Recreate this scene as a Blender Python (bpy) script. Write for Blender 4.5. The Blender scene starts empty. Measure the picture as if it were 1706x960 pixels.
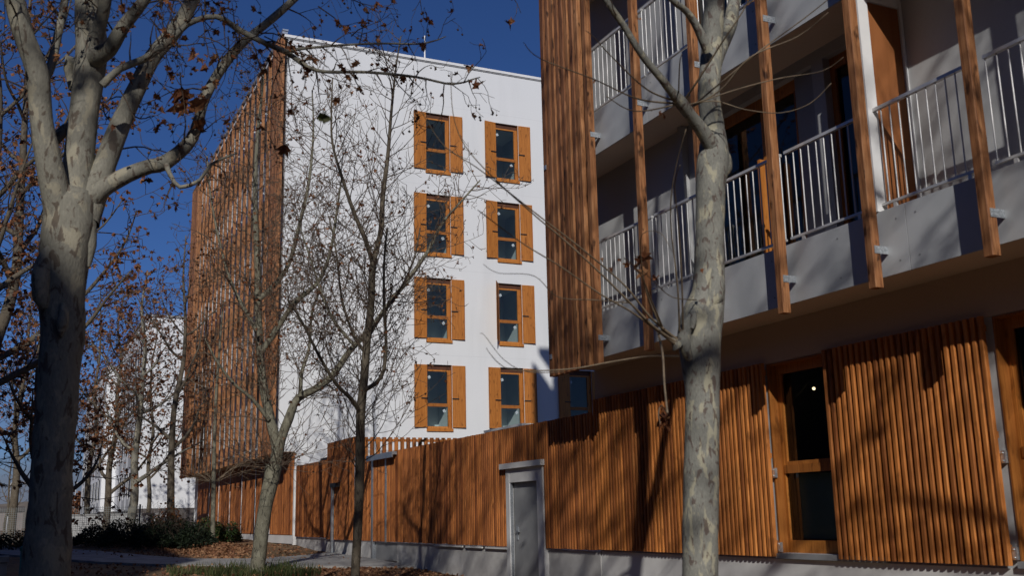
import bpy, math, random
from mathutils import Vector, Matrix, noise

random.seed(7)
scene = bpy.context.scene
COL = scene.collection
EYE = 1.6                      # camera height above the street; shapes below use z = 0 at eye level

# ------------------------------------------------------------------ camera geometry
F = 1756.4786
RM = ((0.90604860, -0.42262156, -0.02160916),
      (0.07001840, 0.20008007, -0.97727447),
      (0.41734083, 0.88394512, 0.21087355))

def ray(x, y):
    c = ((x - 853.0) / F, (y - 480.0) / F, 1.0)
    return Vector((sum(RM[k][0] * c[k] for k in range(3)),
                   sum(RM[k][1] * c[k] for k in range(3)),
                   sum(RM[k][2] * c[k] for k in range(3))))

def at(x, y, Y):
    d = ray(x, y)
    return d * (Y / d.y)

def depth_of(p):
    return RM[2][0] * p.x + RM[2][1] * p.y + RM[2][2] * p.z

# ------------------------------------------------------------------ mesh helper
class MB:
    def __init__(s):
        s.v = []; s.f = []; s.sm = []
    def add(s, vs, fs, smooth=False):
        n = len(s.v)
        s.v.extend(vs)
        s.f.extend([tuple(i + n for i in f) for f in fs])
        s.sm.extend([smooth] * len(fs))
    def box(s, x0, x1, y0, y1, z0, z1):
        s.add([(x0, y0, z0), (x1, y0, z0), (x1, y1, z0), (x0, y1, z0), (x0, y0, z1), (x1, y0, z1), (x1, y1, z1), (x0, y1, z1)],
              [(0, 3, 2, 1), (4, 5, 6, 7), (0, 1, 5, 4), (1, 2, 6, 5), (2, 3, 7, 6), (3, 0, 4, 7)])
    def batten(s, x0, x1, y0, y1, z0, z1, c=0.006):
        # upright bar with chamfered edges on its outer (x0) side
        pr = [(x0 + c, y0), (x1, y0), (x1, y1), (x0 + c, y1), (x0, y1 - c), (x0, y0 + c)]
        n = 6
        vs = [(a, b, z0) for a, b in pr] + [(a, b, z1) for a, b in pr]
        fs = [tuple(reversed(range(n))), tuple(range(n, 2 * n))]
        fs += [(i, (i + 1) % n, n + (i + 1) % n, n + i) for i in range(n)]
        s.add(vs, fs)
    def beam(s, x0, x1, y0, y1, z0, z1, c=0.008):
        # upright squared timber, all four arrises eased
        pr = [(x0 + c, y0), (x1 - c, y0), (x1, y0 + c), (x1, y1 - c), (x1 - c, y1), (x0 + c, y1), (x0, y1 - c), (x0, y0 + c)]
        n = 8
        vs = [(a, b, z0) for a, b in pr] + [(a, b, z1) for a, b in pr]
        fs = [tuple(reversed(range(n))), tuple(range(n, 2 * n))]
        fs += [(i, (i + 1) % n, n + (i + 1) % n, n + i) for i in range(n)]
        s.add(vs, fs)
    def quad(s, a, b, c, d):
        s.add([tuple(a), tuple(b), tuple(c), tuple(d)], [(0, 1, 2, 3)])
    def tube(s, pts, rad, sides=6, bump=0.0, cap=True, seed=0.0):
        n = len(pts)
        if n < 2: return
        ref = Vector((0.31, 0.87, 0.37)).normalized()
        vs = []
        for i in range(n):
            t = (pts[min(i + 1, n - 1)] - pts[max(i - 1, 0)])
            if t.length < 1e-9: t = Vector((0, 0, 1))
            t.normalize()
            u = t.cross(ref)
            if u.length < 0.15: u = t.cross(Vector((1, 0, 0)))
            u.normalize()
            w = t.cross(u)
            for k in range(sides):
                a = 2 * math.pi * k / sides
                d = u * math.cos(a) + w * math.sin(a)
                r = rad[i]
                if bump:
                    q = pts[i] + d * r
                    r *= 1 + bump * (noise.noise(q * 3.1 + Vector((seed, 0, 0))) + 0.6 * noise.noise(q * 8.0))
                p = pts[i] + d * r
                vs.append((p.x, p.y, p.z))
        fs = []
        for i in range(n - 1):
            for k in range(sides):
                k2 = (k + 1) % sides
                fs.append((i * sides + k, i * sides + k2, (i + 1) * sides + k2, (i + 1) * sides + k))
        if cap:
            fs.append(tuple(range((n - 1) * sides, n * sides)))
        s.add(vs, fs, True)
    def build(s, name, mat, parent=None, root=None, label=None):
        me = bpy.data.meshes.new(name)
        off = Vector(root.location) if root else Vector((0, 0, 0))
        if root:
            ox, oy, oz = off
            me.from_pydata([(x - ox, y - oy, z - oz) for x, y, z in s.v], [], s.f)
        else:
            me.from_pydata([tuple(p) for p in s.v], [], s.f)
        me.polygons.foreach_set('use_smooth', s.sm)
        me.update()
        o = bpy.data.objects.new(name, me)
        COL.objects.link(o)
        me.materials.append(mat)
        if parent: o.parent = parent
        if label: o['label'] = label
        return o

def tag(o, label=None, cat=None, group=None, kind=None):
    if label: o['label'] = label
    if cat: o['category'] = cat
    if group: o['group'] = group
    if kind: o['kind'] = kind
    return o

def empty(name, loc, label, cat, group=None):
    o = bpy.data.objects.new(name, None)
    o.empty_display_size = 0.2
    COL.objects.link(o)
    o.location = loc
    return tag(o, label, cat, group)

# ------------------------------------------------------------------ materials
def new_mat(name):
    m = bpy.data.materials.new(name); m.use_nodes = True
    nt = m.node_tree
    b = nt.nodes['Principled BSDF']
    return m, nt, b

def N(nt, t, **kw):
    n = nt.nodes.new(t)
    for k, v in kw.items(): setattr(n, k, v)
    return n

def ramp(nt, fac, stops, interp='LINEAR'):
    r = N(nt, 'ShaderNodeValToRGB')
    r.color_ramp.interpolation = interp
    el = r.color_ramp.elements
    while len(el) < len(stops): el.new(0.5)
    for e, (p, c) in zip(el, stops):
        e.position = p; e.color = (*c, 1)
    nt.links.new(fac, r.inputs['Fac'])
    return r.outputs['Color']

def tex(nt, scale, stretch=(1, 1, 1), detail=4, rough=0.55, kind='noise', distort=0.0):
    tc = N(nt, 'ShaderNodeTexCoord')
    mp = N(nt, 'ShaderNodeMapping'); mp.inputs['Scale'].default_value = stretch
    nt.links.new(tc.outputs['Object'], mp.inputs['Vector'])
    if kind == 'noise':
        n = N(nt, 'ShaderNodeTexNoise')
        n.inputs['Detail'].default_value = detail; n.inputs['Roughness'].default_value = rough
        n.inputs['Distortion'].default_value = distort
        out = n.outputs['Fac']
    else:
        n = N(nt, 'ShaderNodeTexVoronoi'); out = n.outputs['Distance']
    n.inputs['Scale'].default_value = scale
    nt.links.new(mp.outputs['Vector'], n.inputs['Vector'])
    return out

def mix(nt, fac, a, b, mode='MIX'):
    m = N(nt, 'ShaderNodeMix', data_type='RGBA', blend_type=mode)
    for sock, v in ((m.inputs[0], fac), (m.inputs[6], a), (m.inputs[7], b)):
        if isinstance(v, (int, float)): sock.default_value = v
        elif isinstance(v, tuple): sock.default_value = (*v, 1)
        else: nt.links.new(v, sock)
    return m.outputs[2]

def bump(nt, b, h, strength=0.3, dist=0.01):
    n = N(nt, 'ShaderNodeBump'); n.inputs['Strength'].default_value = strength; n.inputs['Distance'].default_value = dist
    nt.links.new(h, n.inputs['Height']); nt.links.new(n.outputs['Normal'], b.inputs['Normal'])

def mat_wood(name, dark, mid, light, knots=0.5, vary=0.35, rough=0.65, stretch=(9, 9, 0.7)):
    m, nt, b = new_mat(name)
    gi = N(nt, 'ShaderNodeNewGeometry')
    # each board has its own piece of grain
    tc = N(nt, 'ShaderNodeTexCoord')
    mp = N(nt, 'ShaderNodeMapping'); mp.inputs['Scale'].default_value = stretch
    cb = N(nt, 'ShaderNodeCombineXYZ')
    mu = N(nt, 'ShaderNodeMath', operation='MULTIPLY'); mu.inputs[1].default_value = 40.0
    nt.links.new(gi.outputs['Random Per Island'], mu.inputs[0])
    nt.links.new(mu.outputs[0], cb.inputs['Z'])
    ad = N(nt, 'ShaderNodeVectorMath', operation='ADD')
    nt.links.new(tc.outputs['Object'], ad.inputs[0]); nt.links.new(cb.outputs[0], ad.inputs[1])
    nt.links.new(ad.outputs[0], mp.inputs['Vector'])
    n1 = N(nt, 'ShaderNodeTexNoise'); n1.inputs['Scale'].default_value = 3.0; n1.inputs['Detail'].default_value = 6
    n1.inputs['Roughness'].default_value = 0.65; n1.inputs['Distortion'].default_value = 0.6
    nt.links.new(mp.outputs[0], n1.inputs['Vector'])
    c = ramp(nt, n1.outputs['Fac'], [(0.3, dark), (0.5, mid), (0.72, light)])
    # knots
    mp2 = N(nt, 'ShaderNodeMapping'); mp2.inputs['Scale'].default_value = (9, 9, 3.2)
    nt.links.new(ad.outputs[0], mp2.inputs['Vector'])
    n2 = N(nt, 'ShaderNodeTexNoise'); n2.inputs['Scale'].default_value = 1.3; n2.inputs['Detail'].default_value = 3
    nt.links.new(mp2.outputs[0], n2.inputs['Vector'])
    k = ramp(nt, n2.outputs['Fac'], [(0.6, (0, 0, 0)), (0.7, (1, 1, 1))])
    km = N(nt, 'ShaderNodeMath', operation='MULTIPLY'); km.inputs[1].default_value = knots
    nt.links.new(k, km.inputs[0])
    c = mix(nt, km.outputs[0], c, tuple(x * 0.35 for x in dark))
    v = ramp(nt, gi.outputs['Random Per Island'], [(0, (1 - vary, 1 - vary * 1.12, 1 - vary * 1.1)), (0.45, (0.93, 0.95, 1.05)), (0.55, (1.0, 1.0, 1.0)), (1, (1 + vary * 0.45, 1 + vary * 0.55, 1 + vary * 0.6))])
    c = mix(nt, 1.0, c, v, 'MULTIPLY')
    nt.links.new(c, b.inputs['Base Color'])
    b.inputs['Roughness'].default_value = rough
    b.inputs['Specular IOR Level'].default_value = 0.3
    bump(nt, b, n1.outputs['Fac'], 0.35, 0.004)
    return m

def mat_noise(name, c0, c1, scale=3.0, stretch=(1, 1, 1), rough=0.8, bstr=0.15, bscale=60, bdist=0.003, lo=0.35, hi=0.65, metal=0.0, spec=0.4):
    m, nt, b = new_mat(name)
    c = ramp(nt, tex(nt, scale, stretch, 6, 0.6), [(lo, c0), (hi, c1)])
    nt.links.new(c, b.inputs['Base Color'])
    b.inputs['Roughness'].default_value = rough; b.inputs['Metallic'].default_value = metal
    b.inputs['Specular IOR Level'].default_value = spec
    if bstr: bump(nt, b, tex(nt, bscale), bstr, bdist)
    return m

M = {}
M['post'] = mat_wood('larch_post', (0.115, 0.042, 0.016), (0.32, 0.135, 0.054), (0.47, 0.235, 0.108), 0.9, 0.4)
M['slat'] = mat_wood('stained_slat', (0.26, 0.082, 0.017), (0.46, 0.158, 0.036), (0.60, 0.235, 0.063), 0.55, 0.5)
M['fence'] = mat_wood('fence_slat', (0.21, 0.066, 0.016), (0.39, 0.130, 0.034), (0.53, 0.20, 0.058), 0.55, 0.6)
M['joinery'] = mat_wood('orange_joinery', (0.27, 0.088, 0.017), (0.43, 0.155, 0.03), (0.54, 0.215, 0.047), 0.6, 0.34, 0.5, (20, 20, 0.6))
M['panel_orange'] = mat_wood('orange_panel', (0.235, 0.084, 0.026), (0.285, 0.104, 0.034), (0.32, 0.12, 0.042), 0.0, 0.05, 0.6, (3, 3, 0.5))

def mat_render(name, base, stain, amt=0.3, streak=0.0):
    m, nt, b = new_mat(name)
    f = ramp(nt, tex(nt, 0.5, (1, 1, 0.35), 6, 0.65), [(0.42, (0, 0, 0)), (0.75, (1, 1, 1))])
    fm = N(nt, 'ShaderNodeMath', operation='MULTIPLY'); fm.inputs[1].default_value = amt
    nt.links.new(f, fm.inputs[0])
    c = mix(nt, fm.outputs[0], base, stain)
    if streak:      # rain streaks, faint day joints at the floor levels
        st = ramp(nt, tex(nt, 1.1, (1.3, 1.3, 0.16), 4, 0.6), [(0.5, (1, 1, 1)), (0.72, (1 - streak, 1 - streak, 1 - streak * 1.05))])
        c = mix(nt, 1.0, c, st, 'MULTIPLY')
        big = ramp(nt, tex(nt, 0.22, (1, 1, 1), 3), [(0.35, (0.955, 0.957, 0.965)), (0.65, (1, 1, 1))])
        c = mix(nt, 1.0, c, big, 'MULTIPLY')
        tc = N(nt, 'ShaderNodeTexCoord'); sp = N(nt, 'ShaderNodeSeparateXYZ'); nt.links.new(tc.outputs['Object'], sp.inputs[0])
        dv = N(nt, 'ShaderNodeMath', operation='DIVIDE'); dv.inputs[1].default_value = 3.0; nt.links.new(sp.outputs['Z'], dv.inputs[0])
        fr = N(nt, 'ShaderNodeMath', operation='FRACT'); nt.links.new(dv.outputs[0], fr.inputs[0])
        jl = ramp(nt, fr.outputs[0], [(0.0, (0.93, 0.93, 0.935)), (0.006, (0.93, 0.93, 0.935)), (0.009, (1, 1, 1))])
        c = mix(nt, 1.0, c, jl, 'MULTIPLY')
    g = ramp(nt, tex(nt, 30, (1, 1, 1), 3), [(0.3, (0.95, 0.95, 0.95)), (0.7, (1.0, 1.0, 1.0))])
    c = mix(nt, 1.0, c, g, 'MULTIPLY')
    nt.links.new(c, b.inputs['Base Color']); b.inputs['Roughness'].default_value = 0.9
    b.inputs['Specular IOR Level'].default_value = 0.2
    bump(nt, b, tex(nt, 120, (1, 1, 1), 3), 0.25, 0.003)
    return m
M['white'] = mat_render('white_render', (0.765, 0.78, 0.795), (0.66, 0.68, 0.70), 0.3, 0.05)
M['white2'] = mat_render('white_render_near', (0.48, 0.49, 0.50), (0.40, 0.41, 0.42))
M['soffit'] = mat_render('bounce_lit_soffit', (0.66, 0.56, 0.47), (0.58, 0.49, 0.41))  # white underside; warm bounce light is put into its colour
M['band'] = mat_render('bounce_lit_band', (0.56, 0.43, 0.335), (0.49, 0.375, 0.29))  # wall strip in shade, tinted brown for the orange light it reflects
M['fascia'] = mat_noise('grey_fascia', (0.40, 0.42, 0.44), (0.475, 0.49, 0.51), 1.3, rough=0.55, bstr=0.03)
M['coping'] = mat_noise('white_metal', (0.72, 0.73, 0.74), (0.8, 0.8, 0.8), 2.0, rough=0.45, bstr=0)
M['rail'] = mat_noise('rail_paint', (0.55, 0.56, 0.57), (0.68, 0.68, 0.68), 6.0, rough=0.42, bstr=0.0, metal=0.35)
M['galv'] = mat_noise('galvanised', (0.38, 0.42, 0.46), (0.66, 0.70, 0.74), 45.0, rough=0.35, bstr=0.05, metal=0.75)
M['concrete'] = mat_noise('plinth_render', (0.46, 0.45, 0.435), (0.64, 0.63, 0.61), 1.6, (1, 1, 1.5), 0.9, 0.3, 50, 0.004)
M['conc_white'] = mat_noise('pale_plinth', (0.64, 0.635, 0.625), (0.76, 0.755, 0.74), 1.2, rough=0.9, bstr=0.2)
M['door'] = mat_noise('grey_door', (0.24, 0.245, 0.25), (0.33, 0.335, 0.34), 1.1, rough=0.45, bstr=0.02)
M['hatch'] = mat_noise('grey_hatch', (0.27, 0.275, 0.285), (0.33, 0.335, 0.34), 1.5, rough=0.5, bstr=0.02)
M['black'] = mat_noise('black_metal', (0.012, 0.012, 0.013), (0.025, 0.024, 0.024), 4, rough=0.5, bstr=0)
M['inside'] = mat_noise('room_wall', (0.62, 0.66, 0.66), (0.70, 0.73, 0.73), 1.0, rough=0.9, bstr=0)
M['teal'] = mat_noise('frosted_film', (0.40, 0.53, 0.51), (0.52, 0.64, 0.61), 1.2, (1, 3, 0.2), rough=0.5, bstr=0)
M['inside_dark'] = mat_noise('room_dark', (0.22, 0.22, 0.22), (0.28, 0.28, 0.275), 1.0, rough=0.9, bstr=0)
M['sticker'] = mat_noise('sticker_paper', (0.36, 0.46, 0.52), (0.58, 0.63, 0.66), 30, rough=0.6, bstr=0)
M['path'] = mat_noise('path_concrete', (0.21, 0.205, 0.20), (0.33, 0.325, 0.31), 2.2, rough=0.92, bstr=0.3, bscale=40)
M['brick'] = mat_noise('dark_brick', (0.075, 0.068, 0.066), (0.135, 0.12, 0.115), 9, (1, 1, 3), 0.9, 0.2, 30)
M['greywall'] = mat_noise('grey_spandrel', (0.36, 0.37, 0.385), (0.43, 0.44, 0.45), 2, rough=0.8, bstr=0)
M['greenpaint'] = mat_noise('green_paint', (0.02, 0.13, 0.09), (0.035, 0.18, 0.13), 8, rough=0.45, bstr=0)
M['mesh'] = mat_noise('mesh_wire', (0.16, 0.18, 0.18), (0.24, 0.26, 0.26), 6, rough=0.5, bstr=0, metal=0.4)
M['roofing'] = mat_noise('roof_felt', (0.2, 0.2, 0.2), (0.28, 0.28, 0.28), 2, rough=0.9, bstr=0)
M['lampshell'] = mat_noise('lamp_shell', (0.45, 0.46, 0.47), (0.55, 0.56, 0.57), 6, rough=0.4, bstr=0, metal=0.2)

def mat_glass(name, tint=(0.75, 0.82, 0.82), ior=1.5, boost=0.0):
    m = bpy.data.materials.new(name); m.use_nodes = True
    nt = m.node_tree; nt.nodes.clear()
    out = N(nt, 'ShaderNodeOutputMaterial')
    tr = N(nt, 'ShaderNodeBsdfTransparent'); tr.inputs[0].default_value = (*tint, 1)
    gl = N(nt, 'ShaderNodeBsdfGlossy'); gl.inputs['Roughness'].default_value = 0.015
    fr = N(nt, 'ShaderNodeFresnel'); fr.inputs['IOR'].default_value = ior
    ad = N(nt, 'ShaderNodeMath', operation='ADD', use_clamp=True); ad.inputs[1].default_value = boost
    nt.links.new(fr.outputs[0], ad.inputs[0])
    mx = N(nt, 'ShaderNodeMixShader')
    nt.links.new(ad.outputs[0], mx.inputs[0]); nt.links.new(tr.outputs[0], mx.inputs[1]); nt.links.new(gl.outputs[0], mx.inputs[2])
    nt.links.new(mx.outputs[0], out.inputs['Surface'])
    return m
M['glass'] = mat_glass('window_glass', (0.78, 0.86, 0.86), 1.5, 0.02)
M['glass_dark'] = mat_glass('tinted_glass', (0.66, 0.74, 0.73), 1.5, 0.01)

def mat_bark(name, c_dark, c_base, c_pale, scale=4.0, stretch=(1, 1, 0.55), patch=0.5):
    m, nt, b = new_mat(name)
    n1 = tex(nt, scale, stretch, 5, 0.6, distort=0.4)
    n2 = tex(nt, scale * 1.9, (1, 1, 0.45), 4, 0.6, distort=0.8)
    n3 = tex(nt, scale * 9, (1, 1, 0.35), 4)
    base = ramp(nt, n3, [(0.3, tuple(x * 0.8 for x in c_base)), (0.7, tuple(x * 1.15 for x in c_base))])
    pale = ramp(nt, n1, [(0.53, (0, 0, 0)), (0.58, (1, 1, 1))])
    dk = ramp(nt, n2, [(0.565, (0, 0, 0)), (0.61, (1, 1, 1))])
    pm = N(nt, 'ShaderNodeMath', operation='MULTIPLY'); pm.inputs[1].default_value = patch; nt.links.new(pale, pm.inputs[0])
    c = mix(nt, pm.outputs[0], base, c_pale)
    dm = N(nt, 'ShaderNodeMath', operation='MULTIPLY'); dm.inputs[1].default_value = 0.8; nt.links.new(dk, dm.inputs[0])
    c = mix(nt, dm.outputs[0], c, c_dark)
    nt.links.new(c, b.inputs['Base Color'])
    b.inputs['Roughness'].default_value = 0.85; b.inputs['Specular IOR Level'].default_value = 0.25
    h = mix(nt, 0.5, n2, n3)
    bump(nt, b, h, 0.5, 0.02)
    return m
M['plane_bark'] = mat_bark('plane_bark', (0.085, 0.062, 0.048), (0.215, 0.205, 0.17), (0.36, 0.325, 0.24), 7.0, patch=0.6)
M['plane_bark2'] = mat_bark('plane_bark_grey', (0.10, 0.066, 0.056), (0.24, 0.238, 0.21), (0.44, 0.41, 0.30), 11.0, (1, 1, 0.4), patch=0.8)
M['young_bark'] = mat_bark('young_bark', (0.05, 0.045, 0.035), (0.165, 0.155, 0.115), (0.26, 0.25, 0.19), 9.0, patch=0.5)
M['dark_bark'] = mat_bark('dark_bark', (0.04, 0.032, 0.025), (0.115, 0.095, 0.07), (0.19, 0.165, 0.125), 9.0, patch=0.4)
M['twig'] = mat_noise('twig_bark', (0.05, 0.035, 0.025), (0.12, 0.085, 0.06), 12, rough=0.8, bstr=0)
M['twig_warm'] = mat_noise('young_twig', (0.075, 0.052, 0.038), (0.16, 0.115, 0.08), 12, rough=0.8, bstr=0)
M['twig_pale'] = mat_noise('shoot_bark', (0.16, 0.12, 0.08), (0.27, 0.21, 0.14), 12, rough=0.7, bstr=0)

def mat_leaf(name, stops, trans=0.35):
    m, nt, b = new_mat(name)
    gi = N(nt, 'ShaderNodeNewGeometry')
    c = ramp(nt, gi.outputs['Random Per Island'], stops)
    g = ramp(nt, tex(nt, 40, (1, 1, 1), 2), [(0.3, (0.7, 0.7, 0.7)), (0.7, (1.1, 1.1, 1.1))])
    c = mix(nt, 1.0, c, g, 'MULTIPLY')
    nt.links.new(c, b.inputs['Base Color']); b.inputs['Roughness'].default_value = 0.65
    b.inputs['Specular IOR Level'].default_value = 0.25
    out = nt.nodes['Material Output']
    tl = N(nt, 'ShaderNodeBsdfTranslucent'); nt.links.new(c, tl.inputs[0])
    mx = N(nt, 'ShaderNodeMixShader'); mx.inputs[0].default_value = trans
    nt.links.new(b.outputs[0], mx.inputs[1]); nt.links.new(tl.outputs[0], mx.inputs[2])
    nt.links.new(mx.outputs[0], out.inputs['Surface'])
    return m
M['dry_leaf'] = mat_leaf('dry_leaf', [(0, (0.10, 0.035, 0.018)), (0.5, (0.26, 0.10, 0.042)), (1, (0.42, 0.21, 0.10))])
M['litter'] = mat_leaf('fallen_leaf', [(0, (0.12, 0.05, 0.028)), (0.5, (0.27, 0.13, 0.065)), (1, (0.38, 0.22, 0.12))], 0.1)
M['hedge_leaf'] = mat_leaf('hedge_leaf', [(0, (0.007, 0.013, 0.007)), (0.6, (0.015, 0.026, 0.011)), (1, (0.028, 0.04, 0.018))], 0.15)
M['shrub_leaf'] = mat_leaf('shrub_leaf', [(0, (0.018, 0.04, 0.014)), (0.6, (0.045, 0.085, 0.025)), (0.86, (0.08, 0.11, 0.03)), (1, (0.24, 0.09, 0.04))], 0.25)
M['red_leaf'] = mat_leaf('russet_leaf', [(0, (0.05, 0.03, 0.015)), (0.5, (0.20, 0.08, 0.03)), (1, (0.30, 0.13, 0.05))], 0.25)
M['grass'] = mat_leaf('grass_blade', [(0, (0.03, 0.045, 0.014)), (0.6, (0.065, 0.095, 0.028)), (1, (0.17, 0.15, 0.07))], 0.3)
M['green_leaf'] = mat_leaf('green_leaf', [(0, (0.035, 0.04, 0.014)), (1, (0.07, 0.07, 0.025))], 0.3)
M['fruit'] = mat_noise('seed_ball', (0.06, 0.035, 0.022), (0.16, 0.09, 0.055), 60, rough=0.9, bstr=0)
M['far_leaf'] = mat_leaf('far_leaf', [(0, (0.03, 0.045, 0.02)), (1, (0.08, 0.08, 0.04))], 0.2)

def mat_ground():
    m, nt, b = new_mat('ground_soil')
    big = tex(nt, 0.35, (1, 1, 1), 5)
    med = tex(nt, 2.5, (1, 1, 1), 6, 0.7)
    fine = tex(nt, 28, (1, 1, 1), 4, 0.7)
    a = ramp(nt, med, [(0.3, (0.12, 0.075, 0.045)), (0.5, (0.23, 0.145, 0.085)), (0.7, (0.34, 0.22, 0.13))])
    c = mix(nt, 1.0, a, ramp(nt, fine, [(0.3, (0.55, 0.5, 0.45)), (0.65, (1.1, 1.08, 1.05))]), 'MULTIPLY')
    c = mix(nt, ramp(nt, big, [(0.45, (0, 0, 0)), (0.7, (0.5, 0.5, 0.5))]), c, (0.10, 0.095, 0.055))
    nt.links.new(c, b.inputs['Base Color']); b.inputs['Roughness'].default_value = 0.95
    b.inputs['Specular IOR Level'].default_value = 0.15
    bump(nt, b, mix(nt, 0.5, med, fine), 0.8, 0.03)
    return m
M['ground'] = mat_ground()
M['hill'] = mat_noise('hill', (0.10, 0.085, 0.075), (0.16, 0.14, 0.12), 0.02, rough=1, bstr=0)
M['far_town'] = mat_noise('far_town', (0.20, 0.17, 0.16), (0.34, 0.30, 0.28), 0.05, rough=1, bstr=0)

def mat_emit(name, col, s):
    m, nt, b = new_mat(name)
    b.inputs['Emission Color'].default_value = (*col, 1); b.inputs['Emission Strength'].default_value = s
    b.inputs['Base Color'].default_value = (0.8, 0.8, 0.8, 1)
    return m
M['lit'] = mat_emit('lit_lamp', (1.0, 0.72, 0.42), 3.0)

# ------------------------------------------------------------------ ground
GP = [(-400, -1.6), (0, -1.6), (10, -1.4), (16, -1.22), (21.5, -1.09), (25, -0.985), (28, -0.94), (33, -0.77), (40, -0.66), (60, -0.62), (90, -0.8), (4000, -6)]
def zg(X, Y):
    for (a, za), (b, zb) in zip(GP, GP[1:]):
        if Y <= b:
            t = max(0.0, (Y - a) / (b - a))
            return za + (zb - za) * t
    return GP[-1][1]

def axis(parts):
    out = []
    for a, b, n in parts:
        out += [a + (b - a) * i / n for i in range(n)]
    out.append(parts[-1][1]); return out
gx = axis([(-2500, -60, 8), (-60, -6, 9), (-6, 12, 72), (12, 60, 8), (60, 2500, 8)])
gy = axis([(-400, -30, 6), (-30, 8, 12), (8, 40, 110), (40, 100, 20), (100, 3000, 10)])
mb = MB()
vs = []
for y in gy:
    for x in gx:
        z = zg(x, y)
        if -6 < x < 12 and 8 < y < 60: z += 0.035 * noise.noise(Vector((x * 0.9, y * 0.9, 0))) + 0.015 * noise.noise(Vector((x * 3, y * 3, 4)))
        vs.append((x, y, z))
nx = len(gx)
mb.add(vs, [(j * nx + i, j * nx + i + 1, (j + 1) * nx + i + 1, (j + 1) * nx + i) for j in range(len(gy) - 1) for i in range(nx - 1)], True)
tag(mb.build('ground', M['ground']), kind='structure')

def lerp_poly(P, t):
    n = len(P) - 1
    i = min(int(t * n), n - 1); u = t * n - i
    return (P[i][0] + (P[i + 1][0] - P[i][0]) * u, P[i][1] + (P[i + 1][1] - P[i][1]) * u)
far_e = [(7.93, 28.6), (6.6, 27.5), (5.4, 27.1), (4.4, 27.9), (3.5, 29.6), (2.0, 33.6), (-1.5, 42.5), (-12, 66)]
near_e = [(7.93, 21.9), (6.4, 23.1), (5.0, 24.0), (3.9, 25.0), (3.0, 26.3), (1.5, 29.2), (-2.4, 37.5), (-14, 60)]
mb = MB(); n = 70; k = 6
vs = []
for i in range(n + 1):
    a = lerp_poly(near_e, i / n); b_ = lerp_poly(far_e, i / n)
    for j in range(k + 1):
        t = j / k; x = a[0] + (b_[0] - a[0]) * t; y = a[1] + (b_[1] - a[1]) * t
        vs.append((x, y, zg(x, y) + 0.05))
vs2 = [(x, y, z - 0.16) for x, y, z in vs]
mb.add(vs, [(i * (k + 1) + j, i * (k + 1) + j + 1, (i + 1) * (k + 1) + j + 1, (i + 1) * (k + 1) + j) for i in range(n) for j in range(k)], True)
# kerb faces along both edges
for j in (0, k):
    for i in range(n):
        a, b_ = vs[i * (k + 1) + j], vs[(i + 1) * (k + 1) + j]
        mb.quad(a, b_, (b_[0], b_[1], b_[2] - 0.12), (a[0], a[1], a[2] - 0.12))
tag(mb.build('path', M['path']), kind='structure')

# ------------------------------------------------------------------ near building (gallery block on the right)
XF = 7.44; XW = 8.03; XS = 7.96
YEND = 14.1
right = empty('apartment_building', (8.0, 6.0, zg(8, 6)), 'grey and white block on the right with wooden gallery posts and slatted sliding shutters', 'building')
def part(mb, name, mat, parent=None, label=None):
    return mb.build(name, M[mat] if isinstance(mat, str) else mat, parent or right, right, label)

def wall_x(mb, x, y0, y1, z0, z1, holes, depth=0.0):
    """wall facing -X at x with rectangular holes (y0,y1,z0,z1); reveals 'depth' deep"""
    ys = sorted({y0, y1, *[h[0] for h in holes], *[h[1] for h in holes]})
    zs = sorted({z0, z1, *[h[2] for h in holes], *[h[3] for h in holes]})
    for a, b in zip(ys, ys[1:]):
        for c, d in zip(zs, zs[1:]):
            cy, cz = (a + b) / 2, (c + d) / 2
            if any(h[0] < cy < h[1] and h[2] < cz < h[3] for h in holes): continue
            mb.quad((x, a, c), (x, a, d), (x, b, d), (x, b, c))
    if depth:
        X2 = x + depth
        for h in holes:
            a, b, c, d = h
            mb.quad((x, a, c), (X2, a, c), (X2, a, d), (x, a, d))
            mb.quad((x, b, c), (x, b, d), (X2, b, d), (X2, b, c))
            mb.quad((x, a, d), (X2, a, d), (X2, b, d), (x, b, d))
            mb.quad((x, a, c), (x, b, c), (X2, b, c), (X2, a, c))

GROUND_WIN = [(8.30, 9.99, -0.49, 1.685), (5.05, 6.74, -0.49, 1.685), (1.5, 3.1, -0.49, 1.685)]
UP_WIN = []
for fl in range(5):
    dz = 3.0 * fl
    UP_WIN += [(8.79, 11.12, 2.86 + dz, 5.02 + dz), (7.60, 8.60, 2.86 + dz, 5.02 + dz), (3.2, 5.0, 2.86 + dz, 5.02 + dz)]
ROOF_R = 17.3
mb = MB()
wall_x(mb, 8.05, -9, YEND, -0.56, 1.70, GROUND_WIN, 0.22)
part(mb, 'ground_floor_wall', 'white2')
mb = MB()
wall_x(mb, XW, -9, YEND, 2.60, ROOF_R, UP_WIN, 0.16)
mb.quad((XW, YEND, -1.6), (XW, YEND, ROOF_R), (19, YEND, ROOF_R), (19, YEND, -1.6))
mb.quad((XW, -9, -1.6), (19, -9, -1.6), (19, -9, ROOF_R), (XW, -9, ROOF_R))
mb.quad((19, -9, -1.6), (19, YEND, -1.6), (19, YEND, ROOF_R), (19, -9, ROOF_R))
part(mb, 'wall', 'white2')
mb = MB(); mb.box(XW - 0.5, 19.2, -9.1, YEND + 0.03, ROOF_R, ROOF_R + 0.25); part(mb, 'roof', 'coping')
mb = MB(); mb.box(8.07, 18.9, -8.9, YEND - 0.02, -2.3, -0.56)
mb.box(8.028, 8.07, -8.9, YEND - 0.02, -2.3, -0.556)
part(mb, 'plinth', 'conc_white')
mb = MB(); mb.box(8.035, 8.30, -9, YEND, 1.69, 2.155); part(mb, 'lintel_band', 'band')

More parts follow.
